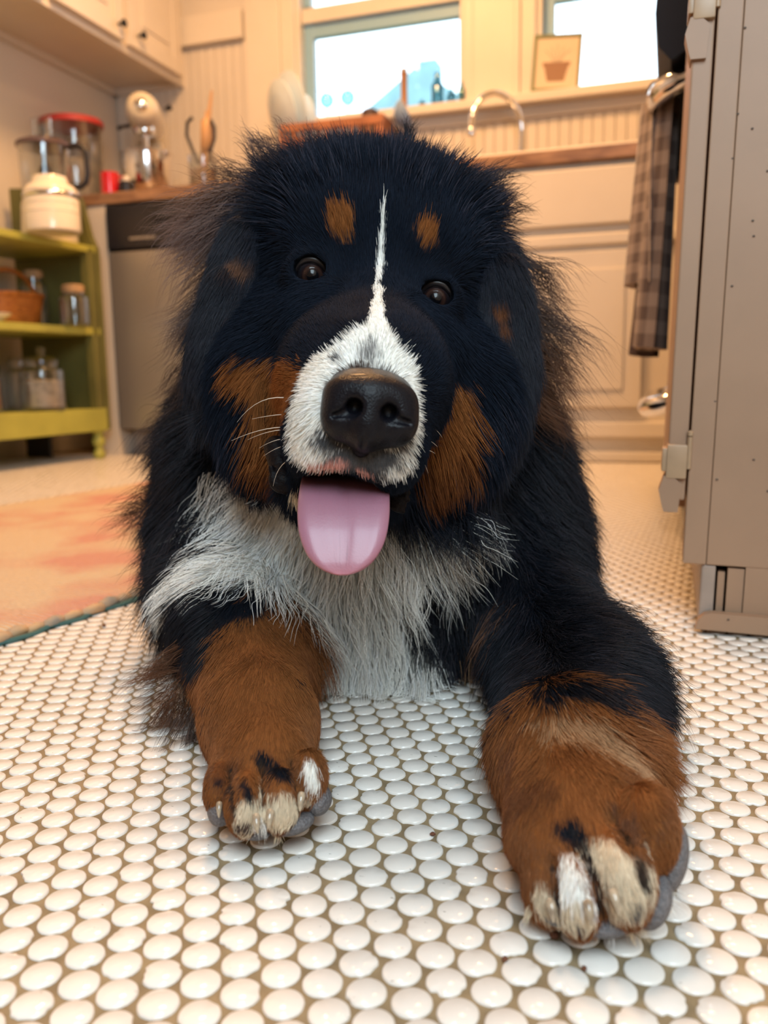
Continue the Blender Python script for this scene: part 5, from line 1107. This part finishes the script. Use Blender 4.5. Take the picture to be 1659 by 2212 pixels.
tufts('shoulder_fur', dog, [(1350, 1400, .62, .010, 260, (.9, .2, 0), .034, BLACK, .9), (1375, 1480, .60, .010, 260, (.9, .3, 0), .034, BLACK, 1.0), (1370, 1570, .58, .010, 220, (.7, .8, 0), .034, BROWN, .8), (1365, 1640, .55, .008, 160, (.6, .8, 0), .026, SMOKE, .8),
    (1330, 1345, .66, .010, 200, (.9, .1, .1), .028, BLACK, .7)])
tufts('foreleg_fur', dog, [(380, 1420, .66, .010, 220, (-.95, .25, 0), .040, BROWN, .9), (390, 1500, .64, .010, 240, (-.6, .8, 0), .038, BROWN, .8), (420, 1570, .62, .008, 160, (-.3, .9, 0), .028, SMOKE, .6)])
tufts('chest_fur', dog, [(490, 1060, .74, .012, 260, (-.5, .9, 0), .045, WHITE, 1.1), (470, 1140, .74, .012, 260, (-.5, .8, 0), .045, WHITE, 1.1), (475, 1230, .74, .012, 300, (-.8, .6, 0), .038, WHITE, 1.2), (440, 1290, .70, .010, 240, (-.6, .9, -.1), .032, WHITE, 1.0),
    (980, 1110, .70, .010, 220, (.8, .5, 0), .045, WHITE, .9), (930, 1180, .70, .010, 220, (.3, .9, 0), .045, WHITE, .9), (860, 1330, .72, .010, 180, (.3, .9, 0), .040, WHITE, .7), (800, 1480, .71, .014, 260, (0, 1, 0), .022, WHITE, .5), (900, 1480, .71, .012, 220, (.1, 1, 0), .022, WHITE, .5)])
# ---- ears --------------------------------------------------------------------------------
def ear(name, prims, lab, flow, colfn, n_mul=1.0):
    s = SDF()
    for c, r, k, ro, ya in prims: s.ell(c, r, k, roll=ro, yaw=ya)
    V, Q = surface_nets(*s.grid(0.0022)); o = np_mesh(name, V, Q, m_skin, parent=dog); tag(o, lab); Cc = colfn(V); set_col(o, Cc)
    X, Nn = sample_mesh(V, Q, lambda a, b: np.full(len(a), 1.5e6 * n_mul)); n = len(X)
    e = 0.003; Nn = np.stack([s(X + np.eye(3)[i] * e) - s(X - np.eye(3)[i] * e) for i in range(3)], 1); Nn /= np.linalg.norm(Nn, axis=1, keepdims=True)
    D = np.tile(vdir(flow), (n, 1)); L = np.full(n, 0.012) + 0.012 * (Nn @ AXF > 0.1)
    p = grow(X, Nn, D, L, np.full(n, 0.26), np.full(n, 0.28), k=6); strands('ear_fur', o, p, tint(colfn(X), X, 0.15), np.full(n, 0.00017)); return o
def ear_col(marks):
    mk = [(np.array(c), P(px, py, d), r) for c, px, py, d, r in marks]
    def f(X):
        C = np.tile(np.array((0.014, 0.0165, 0.025)), (len(X), 1)); nz = vnoise(X, 110, 3) * 0.004
        for c, q, r in mk:
            w = np.clip(0.5 - (np.linalg.norm(X - q, axis=1) - r + nz) / 0.006, 0, 1)[:, None]; C = C * (1 - w) + c * w
        return C
    return f
ear('ear', [((545, 525, 0.675), (0.022, 0.036, 0.014), 0.02, 25, 20), ((492, 640, 0.660), (0.021, 0.058, 0.0085), 0.02, 14, 28), ((474, 755, 0.655), (0.017, 0.045, 0.0065), 0.02, 4, 28), ((446, 800, 0.672), (0.015, 0.036, 0.006), 0.012, -4, 20)],
    'hanging left ear in the photo, black with a rust fleck', (-.35, .95, .1), ear_col([(RUSTD, 497, 700, 0.650, 0.006), (RUSTD, 508, 675, 0.650, 0.005), (BROWN, 520, 560, 0.650, 0.007)]))
ear('ear', [((1065, 600, 0.675), (0.022, 0.038, 0.014), 0.02, -12, -20), ((1095, 730, 0.660), (0.024, 0.060, 0.0085), 0.02, -4, -25), ((1085, 860, 0.660), (0.020, 0.048, 0.007), 0.02, 4, -25), ((1055, 860, 0.650), (0.010, 0.040, 0.006), 0.012, 2, -25)],
    'hanging right ear in the photo, black with rust flecks at its front edge', (.12, 1, .1), ear_col([(RUSTD, 1078, 660, 0.648, 0.006), (RUSTD, 1090, 690, 0.645, 0.004), (RUSTD, 1026, 810, 0.648, 0.006), (RUSTD, 1024, 860, 0.648, 0.006), (RUSTD, 1028, 905, 0.648, 0.005)]))
tufts('ear_fur', dog, [(525, 440, .71, .012, 700, (-.85, .25, .1), .068, (.17, .11, .095), .9), (505, 490, .71, .012, 700, (-.9, .45, .1), .062, (.14, .09, .08), 1.0), (480, 560, .71, .010, 300, (-.7, .8, .1), .060, SMOKE, .9), (450, 680, .71, .008, 220, (-.8, .5, .1), .040, (.11, .075, .065), 1.0), (520, 420, .71, .006, 120, (-.95, -.1, .1), .070, BROWN, .7)])

# ---- nose leather ------------------------------------------------------------------------
m_nose = mat('wet_black_nose', (0.006, 0.006, 0.009), 0.30, scale=900, bump=0.25, col2=(0.004, 0.004, 0.006), spec=0.14, coat=0.06)
nd = SDF()
nd.ell((800, 856, 0.4720), (0.0255, 0.0135, 0.0165), 0.008, roll=7)
nd.ell((800, 838, 0.4850), (0.0235, 0.0110, 0.0150), 0.008, roll=7)
nd.ell((737, 890, 0.4720), (0.0115, 0.0155, 0.0125), 0.006, roll=8); nd.ell((862, 906, 0.4720), (0.0110, 0.0150, 0.0125), 0.006, roll=4)
nd.ell((795, 900, 0.4670), (0.0105, 0.0200, 0.0125), 0.006, roll=7)
nd.ell((760, 920, 0.4740), (0.0130, 0.0100, 0.0110), 0.005, roll=20); nd.ell((826, 932, 0.4740), (0.0130, 0.0095, 0.0110), 0.005, roll=-12)
nd.cone((791, 930, 0.4720), (780, 972, 0.4780), 0.0105, 0.0045, 0.006)
for a, b, r0, r1 in (((763, 880, 0.450), (766, 878, 0.4640), 0.0054, 0.0040), ((760, 888, 0.4585), (722, 897, 0.4620), 0.0026, 0.0012), ((843, 892, 0.450), (840, 890, 0.4640), 0.0052, 0.0040), ((846, 902, 0.4585), (884, 914, 0.4630), 0.0026, 0.0012)):
    nd.cone(a, b, r0, r1, 0.003, sub=True)
nd.cone((790, 925, 0.4535), (781, 980, 0.4640), 0.0009, 0.0010, 0.002, sub=True)
V, Q = surface_nets(*nd.grid(0.0007)); nose = np_mesh('nose', V, Q, m_nose, parent=dog); tag(nose, 'broad wet black nose')

# ---- eyes --------------------------------------------------------------------------------
def eye_mat():
    m, N, L, b = new_mat('brown_eye'); tcn = N.new('ShaderNodeTexCoord'); ln = N.new('ShaderNodeVectorMath'); ln.operation = 'LENGTH'
    sep = N.new('ShaderNodeSeparateXYZ'); L.new(tcn.outputs['Object'], sep.inputs[0]); cb = N.new('ShaderNodeCombineXYZ'); L.new(sep.outputs[0], cb.inputs[0]); L.new(sep.outputs[1], cb.inputs[1]); L.new(cb.outputs[0], ln.inputs[0])
    r = N.new('ShaderNodeValToRGB'); e = r.color_ramp.elements; mr = N.new('ShaderNodeMapRange'); mr.inputs['From Max'].default_value = 0.011; L.new(ln.outputs['Value'], mr.inputs['Value'])
    e[0].position = 0.0; e[0].color = (0.003, 0.003, 0.004, 1); e[1].position = 1.0; e[1].color = (0.006, 0.004, 0.005, 1)
    for p_, c in ((0.36, (0.003, 0.003, 0.004)), (0.42, (0.016, 0.008, 0.007)), (0.60, (0.032, 0.015, 0.011)), (0.70, (0.014, 0.007, 0.007)), (0.79, (0.010, 0.008, 0.010)), (0.9, (0.012, 0.010, 0.012))): e.new(p_).color = (*c, 1)
    L.new(mr.outputs[0], r.inputs['Fac']); L.new(r.outputs[0], b.inputs['Base Color']); b.inputs['Roughness'].default_value = 0.25
    b.inputs['Specular IOR Level'].default_value = 0.1; b.inputs['Coat Weight'].default_value = 0.7; b.inputs['Coat Roughness'].default_value = 0.01; b.inputs['Coat IOR'].default_value = 1.34; return m
m_eye = eye_mat(); m_lid = mat('black_eyelid', (0.012, 0.010, 0.012), 0.35)
for c, look in ((EYE_C[0], (0.03, 0.02)), (EYE_C[1], (0.0, 0.0))):
    b = MB(); n = 28; prof = []
    for k in range(17): a = PI * k / 16; prof.append((0.0118 * math.sin(a), -0.0118 * math.cos(a)))
    prof[-1] = (0, 0.0118); prof[0] = (0, -0.0118); b.lathe(prof, n); b.lathe([(0.0062, 0.0098), (0.0045, 0.0112), (0.0025, 0.0122), (0, 0.0126)], n)
    e = b.build('eye', m_eye, parent=dog, smooth=True); to = np.array([0, 0, CAM_H]) - c + AXR * look[0] + AXD * look[1]
    e.location = c + AXF * 0.0036; e.rotation_euler = Vector(to).to_track_quat('Z', 'Y').to_euler()
    q = []; A = rot_axes(HR)
    for k in range(29):
        a = 2 * PI * k / 28; q.append(c + A @ np.array([0.0122 * math.cos(a), (0.0090 if math.sin(a) < 0 else 0.0092) * math.sin(a) + 0.001 * math.cos(a) ** 2, -0.0050 - 0.0015 * math.sin(a) * (-1) + 0.004 * math.cos(a) ** 2]))
    l = MB().tube(q, [0.0030 if A_[2] > c[2] + 0.002 else 0.0020 for A_ in q], 8, cap=False).build('eyelid', m_lid, parent=dog, smooth=True)

# ---- tongue ------------------------------------------------------------------------------
def tongue_mat():
    m, N, L, b = new_mat('wet_pink_tongue'); tcn = N.new('ShaderNodeTexCoord'); sp = N.new('ShaderNodeSeparateXYZ'); L.new(tcn.outputs['UV'], sp.inputs[0])
    r = N.new('ShaderNodeValToRGB'); e = r.color_ramp.elements; e[0].color = (0.20, 0.085, 0.115, 1); e[1].color = (0.42, 0.15, 0.185, 1); e.new(0.45).color = (0.31, 0.135, 0.195, 1); e.new(0.8).color = (0.36, 0.15, 0.20, 1)  # shade at the top of the tongue put into the colour ramp
    L.new(sp.outputs[1], r.inputs['Fac'])
    n = N.new('ShaderNodeTexNoise'); mp = N.new('ShaderNodeMapping'); mp.inputs['Scale'].default_value = (14, 1.4, 1); L.new(tcn.outputs['UV'], mp.inputs[0]); L.new(mp.outputs[0], n.inputs['Vector']); n.inputs['Scale'].default_value = 1.6; n.inputs['Detail'].default_value = 3
    r2 = N.new('ShaderNodeValToRGB'); r2.color_ramp.elements[0].position = 0.62; r2.color_ramp.elements[1].position = 0.72; L.new(n.outputs['Fac'], r2.inputs['Fac'])
    mx = N.new('ShaderNodeMixRGB'); mx.inputs[2].default_value = (0.22, 0.08, 0.12, 1); m3 = N.new('ShaderNodeMath'); m3.operation = 'MULTIPLY'; m3.inputs[1].default_value = 0.55; L.new(r2.outputs[0], m3.inputs[0]); L.new(m3.outputs[0], mx.inputs[0]); L.new(r.outputs[0], mx.inputs[1]); L.new(mx.outputs[0], b.inputs['Base Color'])
    b.inputs['Roughness'].default_value = 0.5; b.inputs['Subsurface Weight'].default_value = 0.25; b.inputs['Subsurface Radius'].default_value = (0.006, 0.002, 0.002); b.inputs['Coat Weight'].default_value = 0.3; b.inputs['Coat Roughness'].default_value = 0.22
    n4 = N.new('ShaderNodeTexNoise'); n4.inputs['Scale'].default_value = 900; bp = N.new('ShaderNodeBump'); bp.inputs['Strength'].default_value = 0.25; bp.inputs['Distance'].default_value = 0.0006; L.new(tcn.outputs['Object'], n4.inputs['Vector']); L.new(n4.outputs['Fac'], bp.inputs['Height']); L.new(bp.outputs[0], b.inputs['Normal']); return m
st = [(746, 985, .585, 74), (745, 1012, .548, 86), (744, 1040, .515, 94), (743, 1075, .497, 99), (742, 1110, .489, 100), (741, 1145, .484, 97), (741, 1175, .481, 89), (740, 1200, .479, 77), (740, 1218, .478, 62), (740, 1231, .478, 45), (740, 1239, .4785, 26), (740, 1243, .479, 8)]
st_ = np.array(st, float); tt = np.linspace(0, len(st) - 1, 45); st_ = np.stack([np.interp(tt, np.arange(len(st)), st_[:, i]) for i in range(4)], 1)
for _ in range(2): st_[1:-1] = (st_[:-2] + 2 * st_[1:-1] + st_[2:]) / 4
nu = 40; V = []; UV = []
for j, (px, py, d, hw) in enumerate(st_):
    for i in range(nu):
        a = 2 * PI * i / nu; c, s = math.cos(a), math.sin(a); hwm = hw / CAM_F * d; v = j / (len(st_) - 1)
        th = min(0.0052, hwm * 0.9) ; x = hwm * math.copysign(abs(c) ** 0.85, c); z = th * s
        if s < 0: z += 0.0030 * math.exp(-(x / 0.0035) ** 2) * (1 - v) + 0.0012 * (1 - (x / max(hwm, 1e-4)) ** 2); z -= 0.0010 * math.exp(-((abs(x) - hwm * 0.8) / 0.004) ** 2)
        V.append(P(px, py, d) + AXR * x + AXF * z + AXD * 0.0015 * (x / 0.025) ** 2 * 0); UV.append((0.5 + 0.5 * x / max(hwm, 1e-4), v))
Q = [(j * nu + i, j * nu + (i + 1) % nu, (j + 1) * nu + (i + 1) % nu, (j + 1) * nu + i) for j in range(len(st_) - 1) for i in range(nu)]
tb = MB().add(V, Q + [tuple((len(st_) - 1) * nu + k for k in range(nu)), tuple(reversed(range(nu)))]); tongue = tb.build('tongue', tongue_mat(), parent=dog, smooth=True); tag(tongue, 'long wet pink tongue hanging from the open mouth')
ul = tongue.data.uv_layers.new(name='UVMap')
for l in tongue.data.loops: ul.data[l.index].uv = UV[l.vertex_index]

# ---- black lips at the corners of the mouth ------------------------------------------------
m_lip = mat('wet_black_lip', (0.004, 0.003, 0.004), 0.5, spec=0.12, scale=300, bump=0.3)
ls = SDF(); ls.cone((597, 968, 0.575), (612, 1040, 0.560), 0.0085, 0.0065, 0.006); ls.cone((612, 1040, 0.560), (650, 1052, 0.555), 0.0065, 0.005, 0.005)
for px, py, r in ((590, 1046, .0022), (602, 1054, .0024), (617, 1058, .0022), (588, 1032, .0022), (586, 1012, .0020)): ls.ell((px, py, 0.556), (r, r * 1.3, r), 0.003)
tag(np_mesh('lip', *surface_nets(*ls.grid(0.0010)), m_lip, parent=dog), 'black wrinkled lip corner left of the tongue')
ls = SDF(); ls.cone((862, 1030, 0.560), (858, 1085, 0.552), 0.0080, 0.0055, 0.006); ls.cone((880, 1010, 0.575), (862, 1040, 0.560), 0.006, 0.007, 0.005)
for px, py, r in ((876, 1048, .0022), (878, 1062, .0022), (876, 1076, .0024), (868, 1089, .0024), (864, 1101, .0026), (852, 1098, .0022)): ls.ell((px, py, 0.549), (r * 1.5, r * .8, r), 0.002, roll=35)
tag(np_mesh('lip', *surface_nets(*ls.grid(0.0010)), m_lip, parent=dog), 'black serrated lip corner right of the tongue')

# ---- claws and pads --------------------------------------------------------------------------
m_claw = mat('horn_claw', (0.42, 0.34, 0.24), 0.25, scale=200, col2=(0.22, 0.17, 0.12), coat=0.6)
m_pad = mat('grey_leather_pad', (0.16, 0.15, 0.155), 0.6, scale=700, bump=0.5, col2=(0.09, 0.085, 0.09))
def claw(px, py, d, dx, dy, L=0.0062, r=0.0023):
    a = P(px, py, d); p = []
    for k in range(7): t = k / 6; p.append(a + AXR * dx * L * t + AXD * (dy * L * t + 0.004 * t * t) - AXF * (L * 0.75 * math.sin(t * 1.5)))
    p = [np.array((q[0], q[1], max(q[2], 0.0035))) for q in p]
    MB().tube(p, [r * 0.9, r, r * 0.95, r * 0.85, r * 0.7, r * 0.5, r * 0.2], 10).build('claw', m_claw, parent=dog, smooth=True)
for a in ((474, 1735, 0.466, .1, .5, .005, .0018), (553, 1762, 0.452, .25, .6), (585, 1752, 0.452, -.1, .6), (652, 1715, 0.465, -.1, .6), (1188, 1945, 0.384, .1, .6), (1268, 1948, 0.372, .1, .6), (1322, 1925, 0.370, .3, .7), (1388, 1822, 0.384, .2, .7)): claw(*a)
def pad(c, r, roll=0, yaw=0):
    s = SDF(); s.ell(c, r, roll=roll, yaw=yaw); V, Q = surface_nets(*s.grid(0.0012, floor=0.003)); np_mesh('paw_pad', V, Q, m_pad, parent=dog)
pad((1408, 1945, 0.388), (0.0070, 0.0130, 0.014), 25, 0); pad((1440, 1850, 0.402), (0.0085, 0.0180, 0.015), 14, 0); pad((1300, 1985, 0.392), (0.015, 0.006, 0.014), -3); pad((1205, 1968, 0.398), (0.010, 0.0055, 0.012), 8)
pad((478, 1742, 0.478), (0.0078, 0.0110, 0.010), 6); pad((688, 1728, 0.484), (0.0075, 0.0085, 0.012), 25); pad((632, 1778, 0.474), (0.0125, 0.0055, 0.012), -14); pad((548, 1792, 0.474), (0.0100, 0.0045, 0.011), 8)
tufts('foreleg_fur', dog, [(600, 1770, .464, .002, 60, (-.05, 1, -.1), .012, CREAM, .6), (556, 1765, .462, .003, 60, (.3, .9, -.1), .009, WHITE, .4), (1290, 1950, .384, .003, 70, (-.1, 1, -.1), .014, WHITE, .4), (1360, 1980, .386, .003, 70, (.1, 1, -.1), .012, CREAM, .5),
    (1420, 1900, .392, .004, 90, (.7, .5, 0), .014, WHITE, .3), (1160, 1940, .396, .003, 60, (-.3, .9, 0), .008, CREAM, .4)], rad=0.00013, k=6)

# ---- whiskers --------------------------------------------------------------------------------
m_whisk = mat('white_whisker', (0.72, 0.66, 0.58), 0.35)
W_ = [((632, 862), (560, 845), (512, 912)), ((640, 925), (580, 915), (500, 952)), ((636, 928), (585, 925), (535, 950)), ((640, 895), (600, 893), (545, 905)), ((640, 948), (600, 942), (560, 968)), ((645, 960), (605, 958), (570, 985)), ((650, 985), (600, 990), (590, 1050)),
      ((915, 915), (940, 920), (955, 945)), ((913, 945), (930, 950), (945, 965)), ((912, 970), (930, 972), (940, 980)), ((905, 985), (918, 1000), (925, 1022))]
wb = MB()
for a, b_, c in W_:
    pa, pb, pc = P(*a, 0.515), P(*b_, 0.53), P(*c, 0.545); pts_ = [pa * (1 - t) ** 2 + 2 * pb * t * (1 - t) + pc * t * t for t in np.linspace(0, 1, 9)]
    wb2 = MB().tube(pts_, [0.00032 * (1 - 0.8 * t) for t in np.linspace(0, 1, 9)], 5); wb2.build('whisker', m_whisk, parent=dog, smooth=True)
